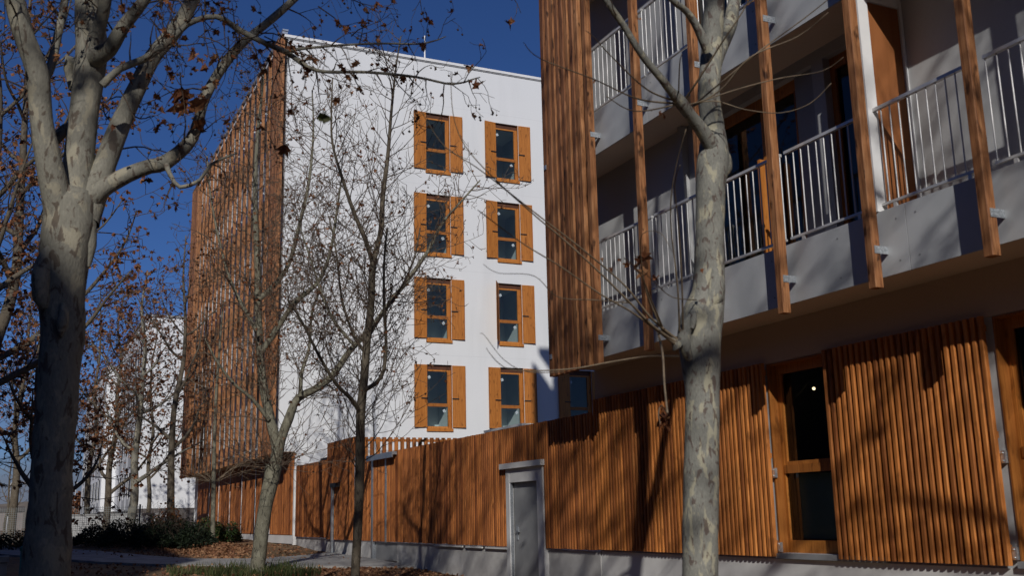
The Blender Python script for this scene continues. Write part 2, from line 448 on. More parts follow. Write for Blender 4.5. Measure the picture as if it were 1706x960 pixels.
for fl in range(5):
    dz = 3.0 * fl
    mb = MB(); mb.box(XF + 0.022, XW + 0.02, -9, YEND - 0.01, 2.157 + dz, 2.60 + dz)
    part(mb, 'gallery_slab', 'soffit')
    # fibre-cement fascia boards, open joints between them
    y = YEND
    mb = MB()
    cuts = [YEND, 11.36, 8.9, 7.06 if fl == 0 else 6.5, 4.4, 1.9, -0.6, -3.1, -5.6, -8.2]
    for a, b_ in zip(cuts, cuts[1:]):
        mb.box(XF, XF + 0.02, b_ + 0.004, a - 0.004, 2.157 + dz - 0.003, 2.80 + dz)
    fa = part(mb, 'fascia', 'fascia')
    if fl < 2:
        mb = MB()
        for a, b_ in zip(cuts[:5], cuts[1:5]):
            for yy in (a - 0.12, (a + b_) / 2, b_ + 0.12):
                for zz in (2.27, 2.68):
                    c = Vector((XF - 0.003, yy, zz + dz))
                    mb.tube([c, c + Vector((0.004, 0, 0))], [0.009, 0.009], 6)
        tag(mb.build('fixing_screw', M['black'], fa, right), kind='stuff')

post_y = [12.66 - 1.334 * i for i in range(1, 16)]     # nearest edge of every post
for i, y0 in enumerate(post_y):
    mb = MB(); mb.beam(7.25, 7.352, y0, y0 + 0.1, 2.03, 17.0)
    po = part(mb, 'timber_post', 'post')
    for fl in range(4):
        mb = MB(); zb = 2.36 + 3 * fl
        mb.box(7.27, XF - 0.002, y0 - 0.007, y0 - 0.001, zb, zb + 0.075)
        for xx in (7.29, 7.32, 7.345):
            for zz in (zb + 0.02, zb + 0.055):
                c = Vector((xx, y0 - 0.0069, zz)); mb.tube([c, c - Vector((0, 0.005, 0))], [0.006, 0.005], 6)
        mb.build('steel_bracket', M['galv'], po, right)
# the closed slatted screen at the building's end
mb = MB()
mb.beam(7.25, 7.352, 12.62, 12.73, 2.03, 17.0)
for i in range(7):
    mb.beam(7.25, 7.352, 12.86 + 0.158 * i, 12.96 + 0.158 * i, 2.03, 17.0)
mb.beam(7.25, 7.352, 13.98, 14.10, 2.03, 17.0)
sc_ = part(mb, 'timber_screen', 'post')
for fl in range(4):
    zb = 2.36 + 3 * fl
    for bx_ in ((7.27, XF - 0.002, 12.613, 12.619, zb, zb + 0.075), (7.235, 7.249, 13.99, 14.05, zb - 0.07, zb + 0.0)):
        mb = MB(); mb.box(*bx_); mb.build('steel_bracket', M['galv'], sc_, right)
    mb = MB(); mb.box(7.36, 7.40, 12.65, 14.08, zb, zb + 0.05); mb.build('cross_rail', M['galv'], sc_, right)

# balcony railings, one length per bay of two posts
def railing(y0, y1, dz):
    mb = MB(); x = 7.50
    mb.box(x - 0.02, x + 0.02, y0, y1, 3.84 + dz, 3.872 + dz)
    mb.box(x - 0.015, x + 0.015, y0, y1, 2.865 + dz, 2.89 + dz)
    n = max(2, round((y1 - y0) / 0.122))
    for i in range(n + 1):
        y = y0 + 0.012 + (y1 - y0 - 0.024) * i / n
        c0 = Vector((x, y, 2.89 + dz)); mb.tube([c0, Vector((x, y, 3.84 + dz))], [0.0085, 0.0085], 6, cap=False)
    for y in (y0 + 0.2, y1 - 0.2):
        mb.box(x - 0.012, x + 0.012, y - 0.02, y + 0.02, 2.60 + dz, 2.865 + dz)
    part(mb, 'railing', 'rail')
for dz in (0, 3, 6):
    for a, b_ in ((11.45, 14.05), (8.82, 11.38), (7.50, 8.74), (6.13, 7.42), (3.50, 6.05), (0.85, 3.45)):
        railing(a, b_, dz)

# orange divider between two balconies
for dz in (0, 3, 6):
    mb = MB(); mb.box(7.56, 7.985, 7.405, 7.435, 2.62 + dz, 5.05 + dz); dv = part(mb, 'balcony_divider', 'panel_orange')
    mb = MB()
    mb.box(7.425, 7.555, 7.385, 7.455, 2.806 + dz, 5.153 + dz)
    mb.box(7.99, 8.027, 7.385, 7.455, 2.606 + dz, 5.153 + dz)
    mb.box(7.557, 7.988, 7.387, 7.453, 5.06 + dz, 5.152 + dz)
    mb.build('divider_frame', M['coping'], dv, right)
    # second divider further along, beside the screen bay
    mb = MB(); mb.box(7.93, 8.027, 11.30, 11.38, 2.606 + dz, 5.153 + dz) if dz == 0 else None
    if dz == 0: part(mb, 'white_fin', 'white2')

def french_window(h, mull, dz_label=None):
    a, b_, c, d = h
    X = XW + 0.10
    fr = MB(); w = 0.075
    fr.box(X, X + 0.055, a, a + w, c, d); fr.box(X, X + 0.055, b_ - w, b_, c, d)
    fr.box(X + .001, X + 0.054, a + w, b_ - w, d - 0.14, d); fr.box(X + .001, X + 0.054, a + w, b_ - w, c, c + 0.09)
    for m_ in mull: fr.box(X + .002, X + 0.053, m_ - 0.07, m_ + 0.07, c + 0.09, d - 0.14)
    f = part(fr, 'window', 'joinery')
    if len(mull) == 2:
        ip_ = MB(); ip_.box(X - 0.03, X + 0.02, a + .004, mull[0], c + .002, d - .002); ip_.build('infill_panel', M['hatch'], f, right)
    g = MB(); g.quad((X + .03, a + w, c + .09), (X + .03, a + w, d - .14), (X + .03, b_ - w, d - .14), (X + .03, b_ - w, c + .09))
    g.build('pane', M['glass_dark'], f, right)
    r = MB(); x0, x1 = XW + 0.165, XW + 2.2
    e0, e1, f0, f1 = a - 0.3, b_ + 0.3, c - 0.02, d + 0.1
    r.quad((x1, e0, f0), (x1, e1, f0), (x1, e1, f1), (x1, e0, f1)); r.quad((x0, e0, f0), (x1, e0, f0), (x1, e0, f1), (x0, e0, f1))
    r.quad((x0, e1, f0), (x0, e1, f1), (x1, e1, f1), (x1, e1, f0)); r.quad((x0, e0, f0), (x0, e1, f0), (x1, e1, f0), (x1, e0, f0))
    r.quad((x0, e0, f1), (x1, e0, f1), (x1, e1, f1), (x0, e1, f1))
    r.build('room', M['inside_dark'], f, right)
for i, h in enumerate(UP_WIN):
    if i < 9:
        french_window(h, [9.17, 9.80] if i % 3 == 0 else ([] if i % 3 == 1 else [4.1]))

# leaf of the first-floor french window standing ajar (lit orange edge behind the rail)
for dz in (0, 3):
    mb = MB(); mb.box(7.93, 8.02, 9.70, 9.745, 2.87 + dz, 4.15 + dz); part(mb, 'casement_leaf', 'joinery')

# ground-floor windows
def ground_window(h, k):
    a, b_, c, d = h
    X = 8.05 + 0.10; w = 0.062
    fr = MB()
    fr.box(X, X + 0.07, b_ - w, b_, c, d); fr.box(X, X + 0.07, a, a + w, c, d)
    fr.box(X + .001, X + .069, a + w, b_ - w, c, c + 0.14); fr.box(X + .001, X + .069, a + w, b_ - w, d - 0.12, d)
    tz = 0.455
    fr.box(X - 0.012, X + .068, a + w, b_ - w, tz - 0.05, tz + 0.045)
    # sash of the upper light
    s0, s1 = a + w, b_ - w
    fr.box(X + 0.006, X + 0.06, s1 - 0.042, s1, tz + .045, d - .12); fr.box(X + 0.006, X + 0.06, s0, s0 + 0.042, tz + .045, d - .12)
    fr.box(X + 0.007, X + 0.059, s0 + .042, s1 - .042, tz + .045, tz + .085)
    # timber linings of the reveal
    fr.box(8.035, X - 0.001, b_ - 0.022, b_ - 0.002, c + .001, d - .001); fr.box(8.035, X - 0.001, a + 0.002, a + 0.022, c + .001, d - .001)
    fr.box(8.036, X - 0.002, a + .022, b_ - .022, d - 0.022, d - .002)
    f = part(fr, 'window', 'joinery')
    g = MB()
    g.quad((X + .03, s0, c + .14), (X + .03, s0, tz - .05), (X + .03, s1, tz - .05), (X + .03, s1, c + .14))
    g.quad((X + .033, s0 + .04, tz + .08), (X + .033, s0 + .04, d - .12), (X + .033, s1 - .04, d - .12), (X + .033, s1 - .04, tz + .08))
    g.build('pane', M['glass_dark'], f, right)
    r = MB(); x0, x1 = 8.275, 11.2
    e0, e1, f0, f1 = a - 0.6, b_ + 1.4, c - 0.02, d + 0.25
    r.quad((x1, e0, f0), (x1, e1, f0), (x1, e1, f1), (x1, e0, f1)); r.quad((x0, e0, f0), (x1, e0, f0), (x1, e0, f1), (x0, e0, f1))
    r.quad((x0, e1, f0), (x0, e1, f1), (x1, e1, f1), (x1, e1, f0)); r.quad((x0, e0, f0), (x0, e1, f0), (x1, e1, f0), (x1, e0, f0))
    r.quad((x0, e0, f1), (x1, e0, f1), (x1, e1, f1), (x0, e1, f1))
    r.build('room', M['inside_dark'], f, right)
    fl = MB(); fl.box(8.30, 8.31, s0 + .01, s1 - .05, c + .15, tz - .06); fl.build('blind', M['teal'], f, right)
    s = MB(); s.box(7.985, X, a + .004, b_ - .004, c - 0.06, c - 0.002); s.build('sill', M['hatch'], f, right)
    # pale lining inside the glass
    l = MB(); l.box(8.28, 8.34, s1 + 0.02, s1 + .06, c + 0.02, d - 0.1); l.box(8.9, 8.96, s1 - 0.30, s1 - 0.10, c + .02, tz + 0.1)
    l.build('lining', M['inside'], f, right)
    if k == 0:
        b2 = MB(); q = at(1356, 650, 10.7)
        b2.tube([q, q + Vector((0, 0, 0.012)), q + Vector((0, 0, 0.028)), q + Vector((0, 0, 0.036))], [0.012, 0.02, 0.018, 0.008], 14); b2.build('ceiling_lamp', M['lit'], f, right)
for k, h in enumerate(GROUND_WIN): ground_window(h, k)

# sliding slatted shutters and fixed slatted cladding of the ground floor
def slat_panel(y0, y1, z0, z1, pitch, w, name='slatted_shutter', xs=XS, parent=None, rt=None, mat='slat', jit=0.0, frame=True, d=0.045):
    mb = MB(); n = round((y1 - y0 - w) / pitch)
    p = (y1 - y0 - w) / n
    rnd = random.Random(int(y0 * 100))
    for i in range(n + 1):
        a = y0 + p * i
        dx = rnd.uniform(-0.002, 0.002)
        mb.batten(xs + dx, xs + d + dx, a, a + w, z0 + rnd.uniform(-jit, jit), z1 + rnd.uniform(-jit, jit))
    if frame:
        for zz in (z0 + 0.12, (z0 + z1) / 2, z1 - 0.14):
            mb.box(xs + d + 0.004, xs + d + 0.022, y0 + 0.004, y1 - 0.004, zz, zz + 0.06)
    return mb
def hinges(parent, y):
    for zz in (0.36, -0.48):
        mb = MB()
        mb.box(XS + 0.05, XS + 0.085, y - 0.05, y - 0.002, zz, zz + 0.11)
        for q in (0.02, 0.09):
            c = Vector((XS + 0.0505, y - 0.03, zz + q)); mb.tube([c, c - Vector((0.012, 0, 0))], [0.007, 0.007], 6)
        mb.build('hanging_bracket', M['galv'], parent, right)
for (a, b_) in ((6.80, 8.945), (9.99, 14.08), (3.25, 5.0)):
    mb = slat_panel(a, b_, -0.53, 1.70, 0.0832, 0.047)
    o = part(mb, 'slatted_shutter', 'slat')
    hinges(o, a)

# ------------------------------------------------------------------ garden wall with slatted fence and service door
gw = empty('garden_wall', (8.0, 19.0, zg(8, 19)), 'long slatted timber fence on grey plinth between the two buildings, with a service door', 'fence')
def gpart(mb, name, mat, parent=None, label=None): return mb.build(name, M[mat], parent or gw, gw, label)
FB, FT = -0.54, 1.515
mb = MB()
mb.box(8.02, 8.28, 17.22, 23.38, -2.2, FB - 0.02); mb.box(8.02, 8.28, 14.11, 15.84, -2.2, FB - 0.02); mb.box(8.02, 8.28, 25.02, 26.42, -2.2, FB - 0.02)
mb.box(8.055, 8.27, 23.38, 25.02, -2.2, FB - 0.021)
gpart(mb, 'plinth', 'concrete')
for a, b_ in ((14.16, 15.80), (17.27, 23.98)):
    mb = slat_panel(a, b_, FB, FT, 0.088, 0.05, mat='fence', jit=0.004)
    mb.box(8.03, 8.05, a, b_, FB + 0.05, FT - 0.04)
    gpart(mb, 'slatted_panel', 'fence')
mb = slat_panel(15.83, 17.24, 0.90, FT, 0.088, 0.05, mat='fence', jit=0.003, frame=False)
mb.box(8.03, 8.05, 15.83, 17.24, 0.92, FT - 0.04)
gpart(mb, 'slatted_panel', 'fence')
# pale strips showing in the joint under the long panel
for a, b_ in ((17.35, 18.3), (18.45, 19.25), (19.4, 20.9)):
    mb = MB(); mb.box(7.975, 8.015, a, b_, FB - 0.05, FB - 0.012); gpart(mb, 'ledge_strip', 'conc_white')
# door surround
mb = MB()
mb.box(7.94, 8.28, 15.81, 16.03, -2.0, 0.80); mb.box(7.94, 8.28, 17.12, 17.26, -2.0, 0.80); mb.box(7.945, 8.279, 16.03, 17.12, 0.56, 0.80)
gpart(mb, 'door_surround', 'conc_white')
mb = MB(); mb.box(7.885, 8.30, 15.76, 17.42, 0.80, 0.895); gpart(mb, 'door_canopy', 'conc_white')
mb = MB(); mb.box(8.02, 8.06, 16.035, 17.115, -1.42, 0.555); dr = gpart(mb, 'door', 'door')
mb = MB(); mb.box(8.005, 8.02, 16.94, 16.985, -0.42, -0.18); mb.box(7.975, 8.004, 16.86, 16.98, -0.29, -0.265); mb.build('handle', M['galv'], dr, gw)
for zz in (0.18, -1.0):
    mb = MB(); mb.box(8.0, 8.019, 16.036, 16.07, zz, zz + 0.16); mb.build('hinge', M['galv'], dr, gw)
mb = MB(); mb.box(7.955, 8.0, 17.085, 17.118, -1.42, 0.555); mb.build('jamb', M['galv'], dr, gw)
# gate: slatted leaf above a grey steel plate between two galvanised posts, small canopy on top
mb = slat_panel(24.12, 25.0, FB, 1.40, 0.088, 0.05, frame=False); gt = gpart(mb, 'gate_leaf', 'fence')
mb = MB(); mb.box(8.03, 8.05, 23.42, 25.0, -0.97, -0.56); mb.build('kick_plate', M['hatch'], gt, gw)
mb = MB(); mb.box(7.95, 8.04, 25.0, 25.13, -1.0, 1.47); gpart(mb, 'gate_post', 'galv')
mb = MB(); mb.box(7.955, 8.04, 24.02, 24.09, -0.56, 1.40); gpart(mb, 'gate_post', 'galv')
mb = MB(); mb.box(7.84, 8.25, 23.25, 25.2, 1.42, 1.49); mb.box(7.84, 7.865, 23.25, 25.2, 1.36, 1.42); gpart(mb, 'gate_canopy', 'galv')
mb = slat_panel(25.16, 26.44, FB, 1.45, 0.09, 0.055, frame=False, xs=8.0); gpart(mb, 'slatted_panel', 'fence')

# slatted enclosure beyond the gate
en = empty('slatted_enclosure', (8.0, 27.8, zg(8, 28)), 'taller timber-slatted enclosure with an open-slatted side above the fence', 'enclosure')
mb = slat_panel(26.52, 29.22, -0.54, 2.08, 0.095, 0.06, mat='fence', frame=True, jit=0.003); mb.build('front_slats', M['fence'], en, en)
mb = MB(); mb.box(8.02, 8.26, 26.44, 29.3, -2.0, -0.56); mb.build('plinth', M['concrete'], en, en)
mb = MB()
for i in range(34):
    x = 8.02 + 0.165 * i
    mb.beam(x, x + 0.10, 26.47, 26.52, 1.0 if i > 0 else -0.5, 2.06)
mb.box(8.0, 13.7, 26.525, 26.565, 1.95, 2.02); mb.box(8.0, 13.7, 26.525, 26.565, 1.2, 1.27)
mb.build('side_slats', M['slat'], en, en)
mb = MB(); mb.box(7.945, 8.01, 26.445, 26.515, -0.9, 1.56); mb.build('corner_post', M['coping'], en, en)
mb = MB(); mb.box(8.03, 8.05, 27.6, 28.45, -0.93, -0.555); mb.build('kick_plate', M['hatch'], en, en)
mb = MB(); mb.box(13.4, 13.6, 26.57, 29.3, -2, 2.0); mb.box(8.1, 13.4, 29.1, 29.25, -1.5, 1.9)
mb.build('back_wall', M['concrete'], en, en)

ip = empty('slim_post', (7.90, 28.4, zg(8, 28.4)), 'slim grey post with a dark box on top in front of the slatted enclosure', 'post')
mb = MB(); mb.box(7.87, 7.93, 28.36, 28.44, -0.95, 0.84); mb.build('post', M['galv'], ip, ip)
mb = MB(); mb.box(7.83, 7.945, 27.86, 28.46, 0.84, 0.95); mb.build('lamp_box', M['black'], ip, ip)

lf = empty('slatted_fence', (8.0, 31.2, zg(8, 31)), 'short orange slatted fence panel against the corner of the white tower', 'fence')
mb = slat_panel(29.26, 32.78, -0.50, 1.63, 0.088, 0.05, mat='fence', frame=True, jit=0.003); mb.build('slatted_panel', M['fence'], lf, lf)
mb = MB(); mb.box(8.02, 8.26, 29.31, 32.85, -1.6, -0.53); mb.build('plinth', M['concrete'], lf, lf)
mb = MB(); mb.box(8.055, 8.25, 29.5, 30.3, 1.63, 1.72); mb.build('dark_slit', M['black'], lf, lf)  # dark of an opening above the fence, modelled as a black strip

sh = empty('shed_roof', (9.4, 17.8, -0.5), 'white sheet roof edge just showing above the fence below the lowest right window', 'roof')
mb = MB(); mb.box(8.9, 11.9, 18.55, 20.4, 1.70, 1.745); mb.build('roof_sheet', M['coping'], sh, sh)
for x, y in ((8.97, 18.6), (11.8, 18.6), (8.97, 20.3), (11.8, 20.3)):
    mb = MB(); mb.box(x - .04, x + .04, y - .04, y + .04, -1.3, 1.699); mb.build('support', M['galv'], sh, sh)

# ------------------------------------------------------------------ white tower with the shuttered gable
GY = 33.03; TX1 = 24.0; TY1 = 52.8; ROOF_T = 15.93
tw = empty('white_tower', (12.0, 40.0, zg(12, 40)), 'white five-storey block with orange shuttered windows on its plain end wall and timber fins', 'building')
def tpart(mb, name, mat, parent=None, label=None): return mb.build(name, M[mat], parent or tw, tw, label)
cols = [11.905, 14.605, 17.305]
holes = []
for ci, cx in enumerate(cols):
    for r in range(4):
        zb = 2.86 + 3 * r
        holes.append((cx + 0.465, cx + 1.365, zb + 0.02, zb + 2.165, ci, r))
mb = MB()
xs = sorted({7.44, TX1, *[h[0] for h in holes], *[h[1] for h in holes]}); zs = sorted({2.1, ROOF_T, *[h[2] for h in holes], *[h[3] for h in holes]})
for a, b_ in zip(xs, xs[1:]):
    for c, d in zip(zs, zs[1:]):
        if any(h[0] < (a + b_) / 2 < h[1] and h[2] < (c + d) / 2 < h[3] for h in holes): continue
        mb.quad((a, GY, c), (b_, GY, c), (b_, GY, d), (a, GY, d))
for h in holes:
    a, b_, c, d = h[:4]; Y2 = GY + 0.2
    mb.quad((a, GY, c), (a, GY, d), (a, Y2, d), (a, Y2, c)); mb.quad((b_, GY, c), (b_, Y2, c), (b_, Y2, d), (b_, GY, d))
    mb.quad((a, GY, d), (b_, GY, d), (b_, Y2, d), (a, Y2, d)); mb.quad((a, GY, c), (a, Y2, c), (b_, Y2, c), (b_, GY, c))
# gable below the overhang, other walls
mb.quad((7.97, GY, -1.6), (TX1, GY, -1.6), (TX1, GY, 2.1), (7.97, GY, 2.1))
mb.quad((8.03, GY, 2.1), (8.03, TY1, 2.1), (8.03, TY1, ROOF_T), (8.03, GY, ROOF_T))
mb.quad((7.97, TY1, -1.6), (7.97, TY1, ROOF_T), (TX1, TY1, ROOF_T), (TX1, TY1, -1.6))
mb.quad((TX1, GY, -1.6), (TX1, TY1, -1.6), (TX1, TY1, ROOF_T), (TX1, GY, ROOF_T))
# ends of the gallery
mb.box(7.44, 8.02, GY + 0.002, GY + 0.14, 2.105, ROOF_T); mb.box(7.44, 8.02, TY1 - 0.14, TY1, 2.105, ROOF_T)
tpart(mb, 'wall', 'white')
mb = MB(); mb.box(7.30, TX1 + .1, GY - 0.05, TY1 + 0.1, ROOF_T + 0.045, ROOF_T + 0.14); rf = tpart(mb, 'roof', 'coping')
mb = MB(); mb.box(7.36, TX1 + .06, GY - 0.025, TY1 + 0.06, ROOF_T, ROOF_T + 0.045); mb.build('roof_flashing', M['hatch'], rf, tw)
mb = MB(); mb.box(7.22, 7.40, GY - 0.06, GY + 0.5, ROOF_T + .141, ROOF_T + 0.22); mb.build('corner_flashing', M['galv'], rf, tw)
mb = MB(); p = Vector((12.4, GY + 0.15, ROOF_T + 0.14)); mb.tube([p, p + Vector((0, 0, 0.95))], [0.03, 0.022], 8); mb.build('lightning_rod', M['coping'], rf, tw)
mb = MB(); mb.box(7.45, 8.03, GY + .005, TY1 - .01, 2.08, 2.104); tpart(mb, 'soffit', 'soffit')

def gable_window(cx, r, ci):
    zb = 2.86 + 3 * r
    y = GY + 0.075
    a, b_, c, d = cx + 0.465, cx + 1.365, zb + 0.02, zb + 2.165
    fr = MB()
    fr.box(a + .001, a + 0.03, y, y + 0.07, c, d - .17); fr.box(b_ - 0.115, b_ - .001, y, y + 0.07, c, d - .17)
    fr.box(a + .03, b_ - .115, y + .001, y + .069, c, c + 0.075); fr.box(a + .03, b_ - .115, y + .001, y + .069, d - .22, d - .17)
    fr.box(a + .03, b_ - .115, y - .006, y + .068, c + 0.735, c + 0.845)
    fr.box(b_ - 0.135, b_ - 0.115, y - 0.004, y + 0.066, c + .845, d - .22)
    fr.box(a - 0.02, b_ + 0.02, GY - 0.05, y - 0.001, c - 0.10, c - 0.003)      # deep sill board
    fr.box(b_ - .014, b_ - .002, GY + .003, y - .001, c, d - .004); fr.box(a + .002, a + .014, GY + .003, y - .001, c, d - .004)
    f = tpart(fr, 'window', 'joinery')
    bx = MB(); bx.box(a + .001, b_ - .001, y + .01, y + .12, d - .17, d - .001); bx.build('shutter_box', mat_box, f, tw)
    g = MB()
    g.quad((a + .03, y + .03, c + .075), (b_ - .115, y + .03, c + .075), (b_ - .115, y + .03, c + .735), (a + .03, y + .03, c + .735)); g.build('lower_pane', M['glass'], f, tw)
    g = MB(); g.quad((a + .03, y + .034, c + .845), (b_ - .135, y + .034, c + .845), (b_ - .135, y + .034, d - .22), (a + .03, y + .034, d - .22)); g.build('upper_pane', M['glass'], f, tw)
    st = MB(); rnd = random.Random(ci * 10 + r)
    for (sx, sz) in ((a + 0.10 + rnd.uniform(0, .02), d - .42), (b_ - 0.25, c + 0.60)):
        t = math.radians(rnd.uniform(20, 40)); s = 0.047
        ax, az = math.cos(t) * s, math.sin(t) * s
        st.quad((sx - ax + az, y + .024, sz - az - ax), (sx + ax + az, y + .024, sz + az - ax), (sx + ax - az, y + .024, sz + az + ax), (sx - ax - az, y + .024, sz - az + ax))
    if not (ci == 0 and r == 3): st.build('sticker', M['sticker'], f, tw)
    si = MB()
    for (sx, sz) in ((a + 0.10, d - .42), (b_ - 0.25, c + 0.60)):
        si.box(sx - .016, sx + .014, y + .018, y + .0225, sz - .02, sz + .012)
    if not (ci == 0 and r == 3): si.build('sticker_print', M['hatch'], f, tw)
    rm = MB(); y0, y1 = GY + 0.205, GY + 2.6
    e0, e1, f0, f1 = a - 0.55, b_ + 0.50 + 0.04 * ((r * 3 + ci * 5) % 4), c - 0.01, d + .15
    rm.quad((e0, y1, f0), (e1, y1, f0), (e1, y1, f1), (e0, y1, f1)); rm.quad((e0, y0, f0), (e0, y1, f0), (e0, y1, f1), (e0, y0, f1))
    rm.quad((e1, y0, f0), (e1, y0, f1), (e1, y1, f1), (e1, y1, f0)); rm.quad((e0, y0, f0), (e1, y0, f0), (e1, y1, f0), (e0, y1, f0))
    rm.quad((e0, y0, f1), (e0, y1, f1), (e1, y1, f1), (e1, y0, f1))
    rm.build('room', M['inside'], f, tw)
    # shutters: two boards and edge battens each, folded back on the wall
    for side in (-1, 1):
        s = MB(); w = 0.46; ang = 0.06
        if side < 0 and ci == 1 and r == 1: ang = 1.0
        if side < 0 and ci == 1 and r in (3, 2): ang = 0.12
        hx = (a - 0.004) if side < 0 else (b_ + 0.004)
        def P(u, v, z):   # u along the leaf away from hinge, v off the wall
            ca, sa = math.cos(ang), math.sin(ang)
            return (hx + side * (u * ca + v * sa) , GY - 0.012 - u * sa - v * ca, z)
        z0, z1 = c + 0.035, d - 0.02
        for (u0, u1, v0, v1, q0, q1) in ((0, .225, .004, .034, z0 + .03, z1 - .03), (.228, .455, .004, .034, z0 + .03, z1 - .03),
                                         (0, w, 0.0, .038, z0, z0 + .03), (0, w, 0.0, .038, z1 - .03, z1), (.445, .462, .0, .04, z0, z1)):
            vs = [P(u, v, q) for q in (q0, q1) for (u, v) in ((u0, v0), (u1, v0), (u1, v1), (u0, v1))]
            s.add(vs, [(0, 3, 2, 1), (4, 5, 6, 7), (0, 1, 5, 4), (1, 2, 6, 5), (2, 3, 7, 6), (3, 0, 4, 7)])
        so = s.build('shutter', M['joinery'], f, tw)
        k = MB(); zc = c + 0.98
        vs = [P(u, v, q) for q in (zc, zc + .035) for (u, v) in ((-0.02, .039), (.22, .039), (.22, .06), (-0.02, .06))]
        k.add(vs, [(0, 3, 2, 1), (4, 5, 6, 7), (0, 1, 5, 4), (1, 2, 6, 5), (2, 3, 7, 6), (3, 0, 4, 7)])
        vs = [P(u, v, q) for q in (c + .95, c + 1.06) for (u, v) in ((.435, .041), (.45, .041), (.45, .055), (.435, .055))]
        k.build('strap', M['black'], f, tw)
mat_box = mat_noise('shaded_timber', (0.07, 0.025, 0.012), (0.11, 0.04, 0.018), 5, rough=0.7, bstr=0)  # shade at the window head put into the roller box colour
for ci, cx in enumerate(cols):
    for r in range(4): gable_window(cx, r, ci)

# galleries of the street side: slabs with fascias, dividing walls, railings, timber fins
for fl in range(5):
    dz = 3 * fl
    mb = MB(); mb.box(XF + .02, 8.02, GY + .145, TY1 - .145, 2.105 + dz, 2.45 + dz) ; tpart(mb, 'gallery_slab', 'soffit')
    if fl < 5:
        mb = MB(); mb.box(XF + .001, XF + .019, GY + .145, TY1 - .145, 2.12 + dz, 2.78 + dz) ; tpart(mb, 'fascia', 'fascia')
        if fl < 4 or True:
            mb = MB(); x = 7.5
            mb.box(x - .02, x + .02, GY + .15, TY1 - .15, 3.84 + dz, 3.87 + dz)
            y = GY + .2
            while y < TY1 - .2:
                mb.box(x - .008, x + .008, y, y + .014, 2.8 + dz, 3.84 + dz); y += 0.122
            tpart(mb, 'railing', 'rail')
        # dark french windows on the recessed wall
        for y in ((36.0, 42.8, 49.6) if fl % 2 else (38.2, 46.2)):
            mb = MB(); mb.box(8.0, 8.035, y, y + 1.1, 2.86 + dz, 5.0 + dz); mb.build('french_window', M['black'], tw, tw)
mb = MB()
for i in range(9): mb.beam(7.25, 7.352, GY + .06 + .165 * i, GY + .165 + .165 * i, 2.03, 16.2)
tpart(mb, 'timber_screen', 'post')
mb = MB()
for i in range(12): mb.beam(7.25, 7.352, TY1 - .165 * i - .12, TY1 - .165 * i - .015, 2.03, 16.2)
tpart(mb, 'timber_screen', 'post')
y = 35.1
while y < 50.8:
    mb = MB(); mb.beam(7.25, 7.36, y, y + .105, 2.03, 16.2); po = tpart(mb, 'timber_fin', 'post')
    for fl in range(5):
        mb = MB(); mb.box(7.362, XF - 0.002, y - 0.002, y + 0.012, 2.33 + 3 * fl, 2.39 + 3 * fl); mb.build('steel_bracket', M['galv'], po, tw)
    y += 1.0
# thin white edge trim along the top of the fins
mb = MB(); mb.box(7.235, 7.43, GY - .02, TY1, 16.205, 16.26); tpart(mb, 'eaves_trim', 'galv')
# timber ground floor, pale plinth
mb = slat_panel(33.10, 51.7, -0.45, 2.06, 0.11, 0.075, xs=7.93, frame=True, jit=0.003); tpart(mb, 'slatted_cladding', 'fence')
mb = MB(); mb.box(7.985, 8.2, GY + .03, 51.8, -1.2, 2.079); tpart(mb, 'ground_floor_wall', 'white')
mb = MB(); mb.box(7.94, 7.98, GY + .03, 51.8, -0.72, -0.47); mb.box(7.935, 8.05, GY - 0.12, GY - 0.004, -1.2, 1.55); tpart(mb, 'plinth', 'conc_white')
for yy in (36.2, 38.6, 41.1, 43.5, 46, 48.4):
    mb = MB(); mb.box(7.915, 7.928, yy, yy + .06, -.45, 2.06); tpart(mb, 'white_joint', 'coping')
mb = MB(); mb.box(7.99, 8.6, 51.81, 52.7, -1.2, 2.07); tpart(mb, 'corner_wall', 'white')

# ------------------------------------------------------------------ distant white block beyond the tower
fb = empty('distant_apartment_block', (9.0, 85.0, -0.6), 'distant stepped white block with dark windows on a brick base seen behind the bare trees', 'building')
def fpart(mb, name, mat, parent=None): return mb.build(name, M[mat], parent or fb, fb)
for nm, mt_, bs in (('wall', 'white', ((7.6, 24, 75, 92, 0.95, 13.9), (6.55, 23, 92.01, 118, 0.95, 12.6))), ('brick_base', 'brick', ((7.65, 23.9, 75.05, 91.9, -1.2, 0.94), (6.6, 22.9, 92.05, 117.9, -1.2, 0.94))),
                   ('roof', 'hatch', ((7.5, 24.1, 74.9, 92.0, 13.905, 14.05), (6.45, 23.1, 92.0, 118.1, 12.605, 12.75)))):
    for bs_ in bs:
        mb = MB(); mb.box(*bs_); fpart(mb, nm, mt_)
for (xf, y0, y1, top) in ((7.6, 76.5, 91, 13.3), (6.55, 93.5, 117, 12.0)):
    y = y0
    while y < y1 - 2:
        z = 1.9
        while z < top - 1.5:
            mb = MB(); mb.box(xf - 0.03, xf - 0.004, y, y + 2.1, z, z + 1.6); w = fpart(mb, 'window', 'black')
            mb = MB(); mb.box(xf - 0.028, xf - 0.003, y - 0.02, y + 2.12, z - 1.0, z - 0.01); mb.build('spandrel', M['greywall'], w, fb)
            mb = MB(); mb.box(xf - 0.06, xf - 0.031, y + 1.0, y + 1.1, z - 0.2, z + 1.6); mb.build('white_fin', M['coping'], w, fb)
            z += 2.95
        y += 3.4
